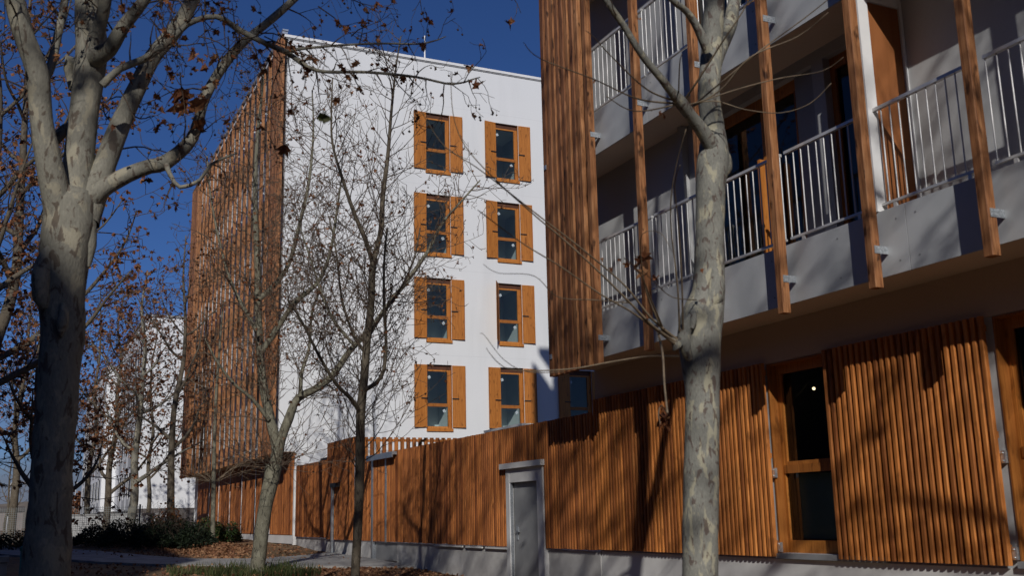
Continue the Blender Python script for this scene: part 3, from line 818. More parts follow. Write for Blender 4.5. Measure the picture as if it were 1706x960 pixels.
# block across the street, outside the picture: it throws the shade over the path, hedge and trunk
ob = empty('shading_apartment_block', (-16, -15, zg(0, -15)), 'plain apartment block across the street, out of the picture', 'building')
mb = MB(); mb.box(-26, -12.0, -46, -7.0, -1.7, 18.0); mb.build('wall', M['brick'], ob, ob)
mb = MB(); mb.box(-26, -12.0, -6.99, 9.0, -1.7, 20.3); mb.build('tall_shade_volume', M['brick'], ob, ob)  # taller unseen volume, height set to carry the shade over hedge and path
for y in range(-44, 8, 4):
    for z in range(0, 16, 3):
        mb = MB(); mb.box(-11.995, -11.96, y, y + 1.6, z + .4, z + 2.0); mb.build('window', M['black'], ob, ob)

bb = empty('added_brick_block', (-18, 40, zg(0, 40)), 'added low brick block farther along the street, out of the picture', 'building')  # added out of view to darken window reflections and facade fill
mb = MB(); mb.box(-26, -14.0, 9.5, 75, -1.7, 9.5); mb.build('wall', M['brick'], bb, bb)
for y in range(11, 74, 4):
    for z in (0, 3, 6):
        mb = MB(); mb.box(-13.995, -13.96, y, y + 1.5, z + .4, z + 1.9); mb.build('window', M['black'], bb, bb)

# ------------------------------------------------------------------ trees
V = Vector
def catmull(P, Rr, step):
    """smooth a polyline with radii"""
    out, rad = [], []
    n = len(P)
    for i in range(n - 1):
        p0, p1, p2, p3 = P[max(i - 1, 0)], P[i], P[i + 1], P[min(i + 2, n - 1)]
        m = max(2, int((p2 - p1).length / step))
        for k in range(m):
            t = k / m
            q = 0.5 * ((2 * p1) + (p2 - p0) * t + (2 * p0 - 5 * p1 + 4 * p2 - p3) * t * t + (3 * p1 - p0 - 3 * p2 + p3) * t ** 3)
            out.append(q); rad.append(Rr[i] + (Rr[i + 1] - Rr[i]) * t)
    out.append(P[-1]); rad.append(Rr[-1])
    return out, rad

LEAF = [(0, 0), (.22, .02), (.5, -.06), (.42, .25), (.62, .5), (.3, .55), (.18, .78), (0, 1.0), (-.2, .76), (-.3, .5), (-.58, .48), (-.42, .22), (-.46, -.05), (-.2, .03)]
class Tree:
    def __init__(s, seed, twig_r=0.004, leaf=0.1, leaf_p=0.1, ball_p=0.08, up=0.25, wig=0.25, spread=0.9, detail=True, min_r=0.0022, seg=0.11, kid=0.66):
        s.seg = seg; s.kid = kid
        s.r = random.Random(seed); s.wood = MB(); s.tw = MB(); s.lf = MB(); s.fr = MB()
        s.leaf = leaf; s.leaf_p = leaf_p; s.ball_p = ball_p; s.up = up; s.wig = wig; s.spread = spread; s.detail = detail; s.min_r = min_r
        s.limbs = []
    def limb(s, P, W, step=0.12, sides=10, bmp=0.06, twig=False):
        pts, rad = catmull(P, W, step)
        (s.tw if twig else s.wood).tube(pts, rad, sides, bmp, seed=s.r.random() * 9)
        s.limbs.append((pts, rad))
        return pts, rad
    def rv(s):
        while True:
            v = V((s.r.uniform(-1, 1), s.r.uniform(-1, 1), s.r.uniform(-1, 1)))
            if 0.05 < v.length < 1: return v.normalized()
    def add_leaf(s, p, size=None, d=None):
        z = (size or s.leaf) * s.r.uniform(0.6, 1.2)
        a = (d or s.rv()) + V((0, 0, -0.7)); a.normalize()
        u = a.cross(s.rv())
        if u.length < 1e-3: return
        u.normalize(); w = a.cross(u)
        if s.detail:
            fold = s.r.uniform(0.1, 0.95)
            curl = s.r.uniform(0.1, 0.9)
            vs = [p + u * (x * z * s.r.uniform(.55, 1.0)) + a * (y * z * s.r.uniform(.8, 1.05)) + w * ((abs(x) * fold + y * y * curl + s.r.uniform(-.12, .12)) * z) for x, y in LEAF]
            c = p + a * (0.35 * z) + w * (0.35 ** 2 * curl * z)
            n = len(vs)
            s.lf.add([tuple(q) for q in vs] + [tuple(c)], [(i, (i + 1) % n, n) for i in range(n)])
        else:
            vs = [p, p + (u * .42 + a * .45) * z + w * .12 * z, p + a * z, p + (u * -.42 + a * .45) * z + w * .12 * z]
            s.lf.add([tuple(q) for q in vs], [(0, 1, 2), (0, 2, 3)])
    def ball(s, p, r=0.014):
        L = s.r.uniform(0.03, 0.08)
        q = p - V((s.r.uniform(-.01, .01), s.r.uniform(-.01, .01), L))
        s.tw.tube([p, q], [s.min_r * .6, s.min_r * .6], 3, cap=False)
        c = q; r *= s.r.uniform(.75, 1.2)
        vs = [c + V(d) * r for d in ((1, 0, 0), (-1, 0, 0), (0, 1, 0), (0, -1, 0), (0, 0, 1), (0, 0, -1))]
        s.fr.add([tuple(v) for v in vs], [(0, 2, 4), (2, 1, 4), (1, 3, 4), (3, 0, 4), (2, 0, 5), (1, 2, 5), (3, 1, 5), (0, 3, 5)], True)
    def twig(s, p, d, L, r, lvl, up=None):
        up = s.up if up is None else up
        n = max(3, int(L / s.seg)); seg = L / n
        pts = [p.copy()]; rad = [r]
        d = d.normalized()
        kids = []
        for i in range(n):
            d = d + s.rv() * s.wig * 0.55 + V((0, 0, up * 0.35))
            d.normalize()
            p = p + d * seg
            pts.append(p.copy()); rad.append(max(s.min_r, r * (1 - 0.75 * (i + 1) / n)))
            if lvl > 0 and i > 0 and s.r.random() < s.kid:
                side = d.cross(s.rv())
                if side.length > .05:
                    side.normalize()
                    kids.append((p.copy(), (d * s.r.uniform(.4, .9) + side * s.spread).normalized(), L * s.r.uniform(.3, .62) * (1 - .45 * i / n), rad[-1] * .7))
            elif s.r.random() < s.leaf_p * .5: s.add_leaf(p)
            elif s.r.random() < s.ball_p * .5: s.ball(p)
        s.tw.tube(pts, rad, 4 if lvl > 0 else 3, cap=False)
        if s.r.random() < s.leaf_p: 
            for _ in range(s.r.randint(1, 3)): s.add_leaf(p)
        if s.r.random() < s.ball_p: s.ball(p)
        for q, dd, l, rr in kids: s.twig(q, dd, max(l, 0.12), max(rr, s.min_r), lvl - 1)
    def dress(s, limb, spacing, L, r, lvl, t0=0.1, t1=1.0, up=None, out=0.7):
        pts, rad = limb
        acc = 0
        n = len(pts)
        for i in range(1, n - 1):
            if not (t0 <= i / n <= t1): continue
            acc += (pts[i] - pts[i - 1]).length
            if acc > spacing * s.r.uniform(.6, 1.4):
                acc = 0
                t = (pts[i + 1] - pts[i - 1]).normalized()
                side = t.cross(s.rv())
                if side.length < .05: continue
                side.normalize()
                d = t * s.r.uniform(.2, .7) + side * out
                s.twig(pts[i] + side * rad[i] * .8, d, L * s.r.uniform(.5, 1.3) * (1 - .4 * i / n), min(r, rad[i] * .6), lvl, up)
    def finish(s, name, base, label, cat, bark, twig='twig', leafm='dry_leaf', group=None):
        e = empty(name, base, label, cat, group)
        if s.wood.v: s.wood.build('trunk', M[bark], e, e)
        if s.tw.v: s.tw.build('crown', M[twig], e, e)
        if s.lf.v: tag(s.lf.build('foliage', M[leafm], e, e), kind='stuff')
        if s.fr.v: tag(s.fr.build('seed_fruit', M['fruit'], e, e), kind='stuff')
        if s.tw.v: tag(e.children[1] if len(e.children) > 1 else e.children[0], kind='stuff')
        return e

def limb_px(pl, Yd, dY=0.0):
    """pl: (x, y, width_px [, depth offset]) traced on the photograph, carried back to depth Yd"""
    P, W = [], []
    n = len(pl)
    for i, q in enumerate(pl):
        y = Yd + (q[3] if len(q) > 3 else dY * i / max(1, n - 1))
        p = at(q[0], q[1], y)
        P.append(p); W.append(q[2] * 0.5 * depth_of(p) / F)
    return P, W

# --- big plane tree, left foreground
YL = 9.0
T = Tree(11, leaf=0.065, leaf_p=0.12, ball_p=0.24, up=0.02, wig=0.5, spread=0.95, min_r=0.0024, seg=.085, kid=.6)
b0 = at(60, 1130, YL); 
P, W = limb_px([(50, 1160, 100), (62, 1060, 88), (75, 960, 78), (87, 790, 66), (98, 640, 67), (106, 560, 68), (104, 505, 74), (105, 455, 82), (109, 420, 84), (115, 385, 82), (118, 340, 80), (122, 318, 62)], YL)
T.limb(P, W, 0.045, 24, 0.09)
# burls at the old cut
T.limb(*limb_px([(76, 515, 10), (70, 495, 30), (68, 468, 36), (75, 435, 32), (86, 408, 10)], YL - .12), step=.03, sides=14, bmp=.3)
T.limb(*limb_px([(100, 560, 6), (104, 540, 20), (106, 520, 18), (104, 505, 6)], YL - .19), step=.03, sides=12, bmp=.3)
T.limb(*limb_px([(146, 445, 10), (147, 410, 30), (147, 370, 26), (146, 330, 14)], YL - .05), step=.05, sides=10, bmp=.15)
A = T.limb(*limb_px([(108, 385, 58), (97, 338, 50), (85, 287, 44), (70, 206, 37), (62, 120, 37), (41, 62, 34), (24, 0, 34), (8, -80, 30), (-5, -200, 22), (-25, -340, 12)], YL, -0.6), step=.07, sides=14, bmp=.05)
B_ = T.limb(*limb_px([(64, 135, 22), (82, 118, 16), (96, 60, 14), (107, 5, 13), (112, -80, 11), (104, -190, 7)], YL + .1, .6), step=.07, sides=8)
C_ = T.limb(*limb_px([(118, 385, 66), (122, 340, 58), (127, 300, 50), (138, 206, 46), (146, 139, 50), (153, 80, 53), (148, 30, 45), (146, 0, 40), (140, -90, 36), (150, -220, 28), (165, -380, 14)], YL, .3), step=.07, sides=16, bmp=.06)
C2 = T.limb(*limb_px([(158, 95, 36), (182, 82, 27), (206, 43, 22), (240, 0, 20), (285, -70, 16), (330, -170, 9)], YL, -.7), step=.07, sides=10)
C3 = T.limb(*limb_px([(140, 120, 26), (114, 100, 20), (118, 130, 16), (120, 150, 10)], YL + .3), step=.07, sides=8)
C4 = T.limb(*limb_px([(160, 60, 26), (172, 20, 22), (178, -20, 20), (190, -120, 14), (200, -230, 8)], YL - .2, -.5), step=.07, sides=10)
R1 = T.limb(*limb_px([(140, 370, 52), (160, 310, 44), (182, 254, 36), (201, 206, 34), (225, 153, 31), (254, 96, 28), (290, 52, 26), (317, 7, 24), (350, -60, 20), (400, -160, 12)], YL, .5), step=.07, sides=12)
R2 = T.limb(*limb_px([(138, 345, 42), (167, 317, 32), (213, 291, 26), (250, 277, 24), (277, 270, 25), (320, 230, 20), (340, 167, 17), (363, 123, 17), (400, 75, 15), (440, 42, 14), (477, 10, 13), (530, -40, 9), (590, -110, 5)], YL, -.6), step=.07, sides=10, bmp=.08)
R3 = T.limb(*limb_px([(170, 142, 14), (200, 114, 12), (240, 98, 12), (283, 68, 12), (312, 40, 10), (360, 27, 9), (400, 50, 9), (443, 72, 9), (478, 87, 10), (527, 117, 6), (613, 120, 5), (693, 128, 4.2), (753, 140, 3.5), (787, 132, 2.6), (800, 128, 1.5)], YL - .3, -.7), step=.07, sides=8, bmp=.1)
R4 = T.limb(*limb_px([(470, 85, 8), (510, 80, 5), (567, 75, 4), (633, 72, 3.6), (707, 72, 3), (743, 60, 1.5)], YL - .75, -.3), step=.07, sides=6, bmp=.1)
R5 = T.limb(*limb_px([(277, 275, 10), (284, 292, 8), (300, 312, 7), (333, 300, 6), (353, 273, 5), (395, 255, 3)], YL - .3, -.3), step=.07, sides=6, bmp=.1)
R6 = T.limb(*limb_px([(145, 205, 22), (110, 215, 20), (90, 235, 18)], YL + .35), step=.06, sides=8)
for l, sp, L, t0 in ((A, .13, .85, .25), (B_, .1, .75, .1), (C_, .15, .95, .4), (C2, .12, .9, .1), (C4, .14, .8, .1), (R1, .14, .8, .15), (R2, .085, .75, .25), (R3, .075, .42, .06), (R4, .09, .3, .1), (R5, .08, .45, .1)):
    T.dress(l, sp, L, .008, 2, t0=t0, up=-.05)
# hanging twigs across the top, with dry leaves
for (x, y, dx, dy, L) in ((290, 0, 0, 1, .7), (330, -20, .3, 1, .8), (370, 20, .2, 1, .6), (300, 120, .2, 1, .5), (330, 60, 1, .2, .6), (380, 60, .3, 1, .55), (420, 70, .4, 1, .7), (440, 60, .8, .6, .6), (200, 150, .3, 1, .5), (250, 30, .6, .5, .6), (280, -10, -1, .5, .5),
                          (480, 90, .1, 1, .75), (500, 85, .4, 1, .6), (470, 95, -.2, 1, .7), (520, 110, .8, .8, .4), (455, 40, .7, .9, .5), (530, 10, .8, .5, .6), (585, 60, .4, -.6, .35), (690, 128, -.2, .8, .3), (740, 140, .1, 1, .6), (780, 132, .3, .8, .2), (560, -20, .7, .6, .6), (700, -30, .2, 1, .35), (840, -20, .8, .5, .3)):
    p = at(x, y, YL - .6); q = at(x + dx * 40, y + dy * 40, YL - .6)
    T.twig(p, q - p, L, .006, 2, up=-.1)
for (x, y, s) in ((304, 145, .15), (312, 175, .16), (333, 199, .12), (438, 210, .13), (210, 120, .11), (285, 205, .09), (190, 208, .09), (345, 110, .1), (360, 90, .1), (600, 105, .07), (703, 150, .1), (790, 148, .12), (797, 140, .1), (785, 132, .08), (305, 150, .12), (480, 240, .11), (700, 195, .12), (320, 180, .13), (315, 190, .12), (492, 178, .08)):
    T.add_leaf(at(x, y, YL - .5), s)
big = T.finish('plane_tree', b0, 'large pale-barked plane tree with several heavy limbs in the left foreground', 'tree', 'plane_bark', 'twig')
nl = Tree(5, leaf=.09, leaf_p=0)
nl.add_leaf(at(528, 195, 4.6), .075, V((1, .2, .75))); nl.lf.v = nl.lf.v
tw1 = [at(560, 182, 4.6), at(585, 120, 5.6), at(560, 20, 7.0), at(530, -40, 8.3)]
nl.tw.tube(catmull(tw1, [.002] * 4, .1)[0], [.0016] * len(catmull(tw1, [.002] * 4, .1)[0]), 4)
lo = nl.lf.build('green_leaf', M['green_leaf'], big, big)
nl.tw.build('leaf_twig', M['twig'], big, big)

# --- plane tree on the right, in front of the gallery
YR = 6.35
T = Tree(23, leaf=0.10, leaf_p=0.06, ball_p=0.0, up=.05, wig=.22, min_r=.0022)
b0 = at(1166, 1180, YR)
P, W = limb_px([(1163, 1200, 66), (1165, 1080, 61), (1166, 960, 60), (1169, 750, 58), (1170, 660, 56), (1167, 600, 66), (1165, 560, 73), (1172, 525, 70), (1180, 490, 56), (1181, 450, 50), (1183, 380, 47), (1184, 310, 50), (1188, 272, 56), (1189, 246, 48), (1188, 215, 38), (1181, 160, 37), (1184, 110, 36), (1187, 60, 35), (1190, 0, 34), (1194, -120, 32), (1190, -300, 26), (1205, -520, 16), (1210, -760, 7)], YR)
tr = T.limb(P, W, .045, 20, .04)
# pollard scars and knuckles
T.limb(*limb_px([(1150, 600, 10), (1140, 575, 24), (1142, 548, 22), (1152, 525, 10)], YR - .09), step=.03, sides=10, bmp=.25)
T.limb(*limb_px([(1178, 512, 12), (1190, 495, 28), (1193, 472, 26), (1190, 448, 10)], YR - .1), step=.03, sides=10, bmp=.35)
T.limb(*limb_px([(1196, 300, 12), (1208, 280, 24), (1208, 262, 20), (1200, 240, 10)], YR - .05), step=.03, sides=10, bmp=.15)
T.limb(*limb_px([(1152, 548, 8), (1155, 535, 14), (1157, 520, 8)], YR - .13), step=.02, sides=8, bmp=.3)
RA = T.limb(*limb_px([(1184, 240, 30), (1168, 215, 24), (1150, 192, 20), (1134, 170, 22), (1118, 152, 14), (1102, 131, 13), (1070, 92, 12), (1038, 41, 11.5), (1010, 0, 11), (960, -80, 9), (930, -170, 5)], YR - .05, -.5), step=.05, sides=10, bmp=.06)
RB = T.limb(*limb_px([(1186, 118, 26), (1198, 85, 25), (1216, 41, 24), (1224, 0, 22), (1250, -100, 18), (1300, -240, 10)], YR + .05, .5), step=.05, sides=10, bmp=.06)
RC = T.limb(*limb_px([(1180, 85, 20), (1162, 46, 15), (1143, 18, 12), (1118, -2, 10), (1080, -50, 8), (1040, -120, 4)], YR - .1, -.3), step=.05, sides=8, bmp=.06)
RD = T.limb(*limb_px([(1130, 578, 22), (1122, 568, 10), (1108, 556, 7)], YR - .1), step=.04, sides=8)
for l in ((RA, .5), (RB, .6), (RC, .5)): T.dress(l[0], .3, .8, .006, 1, t0=l[1])
T.dress(tr, .4, 1.0, .008, 2, t0=.72)
shoots = [
 [(1134, 170, 6), (1080, 150, 4), (1020, 95, 3), (990, 62, 2.5), (975, 50, 1.5)], [(1134, 172, 6), (1065, 165, 4), (990, 132, 3), (900, 97, 2.5), (872, 70, 1.5)],
 [(1134, 172, 5), (1060, 185, 3), (1010, 160, 2)], [(1136, 178, 5), (1170, 168, 3.5), (1230, 148, 3), (1300, 130, 2.5), (1370, 118, 2), (1405, 95, 1.5)],
 [(1138, 176, 4), (1190, 168, 3), (1240, 182, 2.6), (1300, 188, 2.4), (1350, 172, 2), (1385, 138, 1.5)], [(1138, 170, 7), (1165, 130, 5), (1200, 75, 4), (1245, 5, 3), (1270, -60, 2)],
 [(1150, 180, 5), (1210, 130, 4), (1265, 85, 3.4), (1340, 30, 3), (1390, -10, 2)], [(1130, 180, 4), (1132, 110, 3), (1136, 90, 2)], [(1145, 182, 5), (1200, 150, 4), (1250, 95, 4), (1330, 60, 3), (1380, 20, 2)],
 [(1128, 572, 9), (1090, 545, 7), (1050, 505, 5.5), (1000, 455, 4.6), (940, 400, 4), (890, 358, 3.6), (826, 300, 3), (775, 243, 2.6), (755, 190, 2.2), (751, 120, 1.6)],
 [(1128, 566, 8), (1085, 530, 6), (1040, 475, 4.5), (970, 415, 4), (905, 365, 3.5), (826, 303, 3), (790, 276, 2.6), (740, 243, 2.4), (705, 190, 1.8), (694, 165, 1.2)],
 [(1128, 576, 8), (1060, 525, 5), (1000, 490, 4), (935, 445, 3.6), (870, 405, 3), (812, 362, 2.6), (796, 350, 2)],
 [(1096, 553, 6), (1104, 590, 5.5), (1107, 640, 5), (1112, 688, 4.5)], [(1112, 690, 4), (1102, 676, 3), (1097, 690, 2.5), (1100, 706, 2)], [(1130, 594, 5), (1080, 594, 4.2), (1020, 603, 4), (960, 614, 3.6), (900, 618, 3), (850, 616, 2.4), (825, 600, 2), (810, 580, 1.4)],
 [(1132, 552, 5), (1129, 480, 4), (1119, 390, 3.6), (1118, 330, 3), (1128, 270, 2.4), (1143, 215, 2)], [(1138, 556, 5), (1136, 470, 4), (1131, 380, 3.4), (1124, 310, 3), (1133, 275, 2)],
 [(1108, 556, 6), (1085, 500, 4), (1066, 455, 3), (1040, 430, 2.4)], [(1108, 560, 6), (1078, 490, 4), (1068, 430, 3), (1070, 390, 2), (1100, 388, 1.6), (1120, 420, 1.2)],
 [(1160, 500, 3), (1120, 495, 2.2), (1090, 470, 2), (1060, 440, 1.6)], [(1050, 505, 3), (990, 500, 2.6), (930, 495, 2.2), (890, 460, 1.8), (830, 455, 1.5), (805, 440, 1.2)],
 [(940, 620, 2), (880, 620, 2), (840, 600, 1.6), (808, 560, 1.3), (800, 556, 1.2)]]
for q in shoots:
    P, W = limb_px(q, YR - .1, -.9)
    W = [w_ * .72 for w_ in W]
    T.limb(P, W, .06, 5, .05, twig=True)
for (x, y, s) in ((1072, 432, .11), (1080, 450, .10), (1088, 458, .09), (1066, 425, .1), (1050, 440, .07), (1095, 462, .08), (1109, 688, .11), (1105, 698, .11), (1108, 694, .10), (1102, 700, .10), (1106, 704, .10), (1103, 696, .09), (1168, 448, .06), (1098, 186, .05), (1105, 192, .05), (992, 133, .05), (1064, 30, .05), (1040, 440, .06), (1030, 430, .05), (1000, 430, .05), (1020, 445, .05)):
    T.add_leaf(at(x, y, YR - .35), s)
T.finish('plane_tree', b0, 'plane tree with mottled grey trunk and pollard scars before the gallery on the right', 'tree', 'plane_bark2', 'twig_pale')

# --- two young street trees in the middle
Y5 = 15.0
T = Tree(31, leaf=0.05, leaf_p=.07, ball_p=.09, up=.26, wig=.26, spread=.85, min_r=.0034, seg=.1, kid=.62)
b0 = at(590, 985, Y5); b0.z = zg(b0.x, Y5)
P, W = limb_px([(588, 1010, 16), (592, 950, 15), (597, 860, 15), (600, 760, 16), (601, 690, 15), (607, 627, 14), (612, 564, 13), (618, 510, 12), (620, 456, 12), (622, 436, 11)], Y5)
tr = T.limb(P, W, .08, 10, .04)
S1 = T.limb(*limb_px([(622, 436, 9), (630, 405, 9), (635, 381, 9), (638, 325, 8), (646, 261, 6.5), (652, 186, 4.5), (660, 110, 3), (668, 60, 2)], Y5, .5), step=.1, sides=8)
S2 = T.limb(*limb_px([(621, 438, 8), (609, 400, 7.5), (590, 355, 6.5), (567, 287, 5), (554, 239, 4), (552, 194, 3), (554, 130, 2)], Y5, -.5), step=.1, sides=8)
S3 = T.limb(*limb_px([(601, 690, 8), (585, 665, 7), (560, 640, 6), (530, 590, 5), (505, 540, 4), (480, 500, 3)], Y5, -1.0), step=.1, sides=6)
S4 = T.limb(*limb_px([(606, 650, 8), (625, 640, 7), (640, 615, 6), (643, 560, 5), (640, 520, 5), (640, 440, 4), (645, 380, 3)], Y5 - .2, -.4), step=.1, sides=6)
S5 = T.limb(*limb_px([(610, 590, 6), (590, 560, 5), (570, 500, 4), (560, 420, 3), (548, 360, 2)], Y5, .8), step=.1, sides=6)
S6 = T.limb(*limb_px([(614, 560, 6), (640, 520, 5), (668, 480, 4), (690, 430, 3), (700, 380, 2)], Y5, .9), step=.1, sides=6)
for l, sp, L, t0 in ((tr, .055, 1.6, .36), (S1, .05, 1.15, .05), (S2, .05, 1.1, .05), (S3, .045, 1.1, .1), (S4, .05, 1.1, .1), (S5, .055, 1.0, .1), (S6, .055, 1.0, .1)):
    T.dress(l, sp, L, .008, 2, t0=t0, up=.3)
T.finish('young_plane_tree', b0, 'slim young bare tree with dark upright stem standing nearest the timber fence', 'tree', 'dark_bark', 'twig_warm')

Y4 = 22.5
T = Tree(37, leaf=0.065, leaf_p=.09, ball_p=.11, up=.16, wig=.36, spread=.9, min_r=.0046, seg=.12, kid=.62)
b0 = at(430, 946, Y4); b0.z = zg(b0.x, Y4)
P, W = limb_px([(427, 965, 28), (430, 940, 25), (436, 885, 23), (443, 840, 23), (452, 800, 26), (456, 775, 28)], Y4)
tr = T.limb(P, W, .1, 12, .05)
Q1 = T.limb(*limb_px([(456, 782, 22), (461, 751, 17), (451, 702, 17), (442, 661, 16), (436, 620, 14), (432, 564, 13), (430, 515, 12), (429, 440, 11), (425, 340, 9), (428, 240, 6), (436, 160, 4), (440, 110, 2)], Y4, .6), step=.12, sides=8)
Q2 = T.limb(*limb_px([(458, 782, 20), (468, 734, 16), (481, 699, 15), (496, 665, 13), (530, 646, 13), (556, 624, 11), (582, 586, 10), (620, 545, 9), (650, 504, 7.5), (680, 466, 7), (712, 420, 6), (735, 375, 5), (760, 345, 4), (800, 300, 2)], Y4, -1.2), step=.12, sides=8)
Q3 = T.limb(*limb_px([(437, 585, 11), (466, 541, 9), (492, 504, 8), (530, 470, 6.5), (550, 420, 5), (560, 360, 4), (570, 290, 2)], Y4, -.9), step=.12, sides=8)
Q4 = T.limb(*limb_px([(430, 500, 10), (455, 477, 8), (481, 440, 7), (500, 370, 6), (515, 300, 5), (522, 220, 3), (520, 150, 2)], Y4, .8), step=.12, sides=8)
Q5 = T.limb(*limb_px([(432, 560, 8), (410, 520, 7), (385, 470, 5), (365, 400, 4), (350, 320, 3), (345, 260, 2)], Y4, .3), step=.12, sides=6)
Q6 = T.limb(*limb_px([(448, 700, 8), (420, 665, 6), (390, 640, 5), (360, 600, 4), (340, 560, 3)], Y4, -.4), step=.12, sides=6)
Q7 = T.limb(*limb_px([(590, 575, 6), (560, 540, 5), (540, 500, 4), (520, 440, 3), (500, 380, 2)], Y4 - .9, .5), step=.12, sides=6)
Q8 = T.limb(*limb_px([(500, 662, 8), (503, 620, 6), (515, 580, 5), (520, 520, 4), (535, 480, 3)], Y4 - .5, .5), step=.12, sides=6)
for l, sp, L, t0 in ((Q1, .07, 1.7, .1), (Q2, .05, 1.6, .12), (Q3, .05, 1.6, .05), (Q4, .05, 1.6, .05), (Q5, .055, 1.5, .05), (Q6, .07, 1.4, .05), (Q7, .045, 1.5, .05), (Q8, .05, 1.4, .05)):
    T.dress(l, sp, L, .01, 3, t0=t0, up=.14)
for i in range(26):       # shoots from the pollard knot
    a = T.r.uniform(0, 6.28); p = at(455, 785, Y4)
    T.twig(p, V((math.cos(a), math.sin(a), T.r.uniform(.1, .8))), T.r.uniform(.8, 2.2), .008, 1, up=.1)
T.finish('young_plane_tree', b0, 'young plane tree with leaning olive trunk forking low before the tower corner', 'tree', 'young_bark', 'twig_warm')

# --- slender sapling beside the shrubs
Y3 = 34.0
T = Tree(41, leaf=.08, leaf_p=.04, ball_p=.02, up=.12, wig=.22, spread=.8, min_r=.004)
b0 = at(354, 910, Y3); b0.z = zg(b0.x, Y3) - .03
P, W = limb_px([(354, 915, 8), (355, 860, 8), (356, 808, 8), (357, 740, 6), (360, 660, 5), (366, 580, 4), (372, 500, 2.4)], Y3)
tr = T.limb(P, W, .2, 8, .04)
for i in range(16):
    a = T.r.uniform(0, 6.28); p = at(356, 806, Y3)
    T.twig(p, V((math.cos(a), math.sin(a), T.r.uniform(.3, 1.1))), T.r.uniform(.8, 1.9), .010, 1, up=.05)
T.dress(tr, .3, 1.1, .012, 1, t0=.4)
T.finish('sapling', b0, 'slender grey sapling with a tuft of thin shoots in front of the timber fins', 'tree', 'young_bark', 'twig_pale')

# --- background trees with dry leaves
def auto_tree(seed, base, H, r0, lean, leafn, label, bark='dark_bark', forks=5, spread=1.0, name='autumn_tree', first=.32, cat='tree', leaf=.13, leaf_p=.5, group=None):
    T = Tree(seed, leaf=leaf, leaf_p=leaf_p, ball_p=.06, up=.16, wig=.38, spread=.95, detail=False, min_r=.0065, seg=.17, kid=.66)
    r = T.r
    top = base + V((lean[0] * H, lean[1] * H, H))
    n = 7
    P = [base - V((0, 0, .2))] + [base.lerp(top, i / n) + V((r.uniform(-.12, .12), r.uniform(-.12, .12), 0)) * (H / 8) for i in range(1, n + 1)]
    W = [r0 * (1 - .88 * i / n) for i in range(n + 1)]
    tr = T.limb(P, W, .3, 9, .06)
    pts, rad = tr
    for k in range(forks):
        t = first + (0.85 - first) * k / forks + r.uniform(-.03, .03)
        i = int(t * (len(pts) - 1)); p = pts[i]
        a = 2.4 * k + r.uniform(-.5, .5)
        L = H * r.uniform(.28, .42) * (1.15 - t * .6) * spread
        d = V((math.cos(a), math.sin(a), r.uniform(.35, .8))).normalized()
        Q = [p]; w = [rad[i] * .62]
        m = 6
        for j in range(m):
            d = (d + T.rv() * .22 + V((0, 0, .14))).normalized()
            Q.append(Q[-1] + d * L / m); w.append(rad[i] * .62 * (1 - .85 * (j + 1) / m))
        lb = T.limb(Q, w, .25, 7, .06)
        T.dress(lb, leafn[0] * .36, leafn[1] * 1.2, .016, 2, t0=.08, up=.12)
    T.dress(tr, leafn[0] * .4, leafn[1] * 1.15, .016, 2, t0=first + .05, up=.15)
    return T.finish(name, (base.x, base.y, base.z), label, cat, bark, 'twig', group=group)
def gpt(x, Y):
    p = at(x, 860, Y); return V((p.x, Y, zg(p.x, Y)))
auto_tree(51, gpt(287, 44), 12.3, .17, (0.0, 0), (.26, 1.3), 'bare dark-trunked tree with few leaves close against the distant block and tower fins', 'dark_bark', 8, leaf_p=.3)
auto_tree(52, gpt(213, 47), 11.3, .20, (.02, 0), (.27, 1.35), 'thick pale-trunked tree with dry leaves before the distant block, left of the bare one', 'plane_bark', 8, first=.26, leaf_p=.6)
auto_tree(53, gpt(176, 50), 11.0, .17, (.02, .02), (.27, 1.25), 'dark tree with curved low limbs and russet leaves beside the big left trunk', 'dark_bark', 9, first=.2, leaf_p=.65)
auto_tree(54, gpt(242, 56), 12.0, .12, (.0, 0), (.3, 1.2), 'thin tree with brown leaves between the pale trunk and the bare dark trunk', 'dark_bark', 7, first=.25, leaf_p=.55)
auto_tree(55, gpt(150, 60), 13.0, .17, (-.01, 0), (.27, 1.35), 'farther russet-leaved tree just right of the big left trunk', 'dark_bark', 8, first=.25, leaf_p=.75)
auto_tree(56, gpt(58, 30), 7.2, .17, (-.03, 0), (.23, 1.15), 'dark-limbed tree thick with orange-brown leaves at the left edge', 'dark_bark', 8, first=.22, leaf_p=.7)
auto_tree(57, gpt(-25, 33), 17.5, .24, (.0, 0), (.28, 1.5), 'tall dry-leaved tree whose crown fills the upper left corner', 'dark_bark', 9, leaf_p=.62)
auto_tree(58, gpt(20, 52), 11.0, .2, (0, 0), (.3, 1.4), 'second orange-brown tree behind the one at the left edge', 'dark_bark', 7, leaf_p=.7)
auto_tree(60, gpt(-75, 25), 14.5, .2, (.0, 0), (.24, 1.3), 'tall twiggy tree with scattered dry leaves at the extreme left edge', 'dark_bark', 10, first=.25, leaf_p=.55)
auto_tree(59, gpt(10, 62), 5.2, .08, (0, 0), (.4, .9), 'small leafless sapling behind the mesh fence at far left', 'dark_bark', 5, leaf_p=.02)
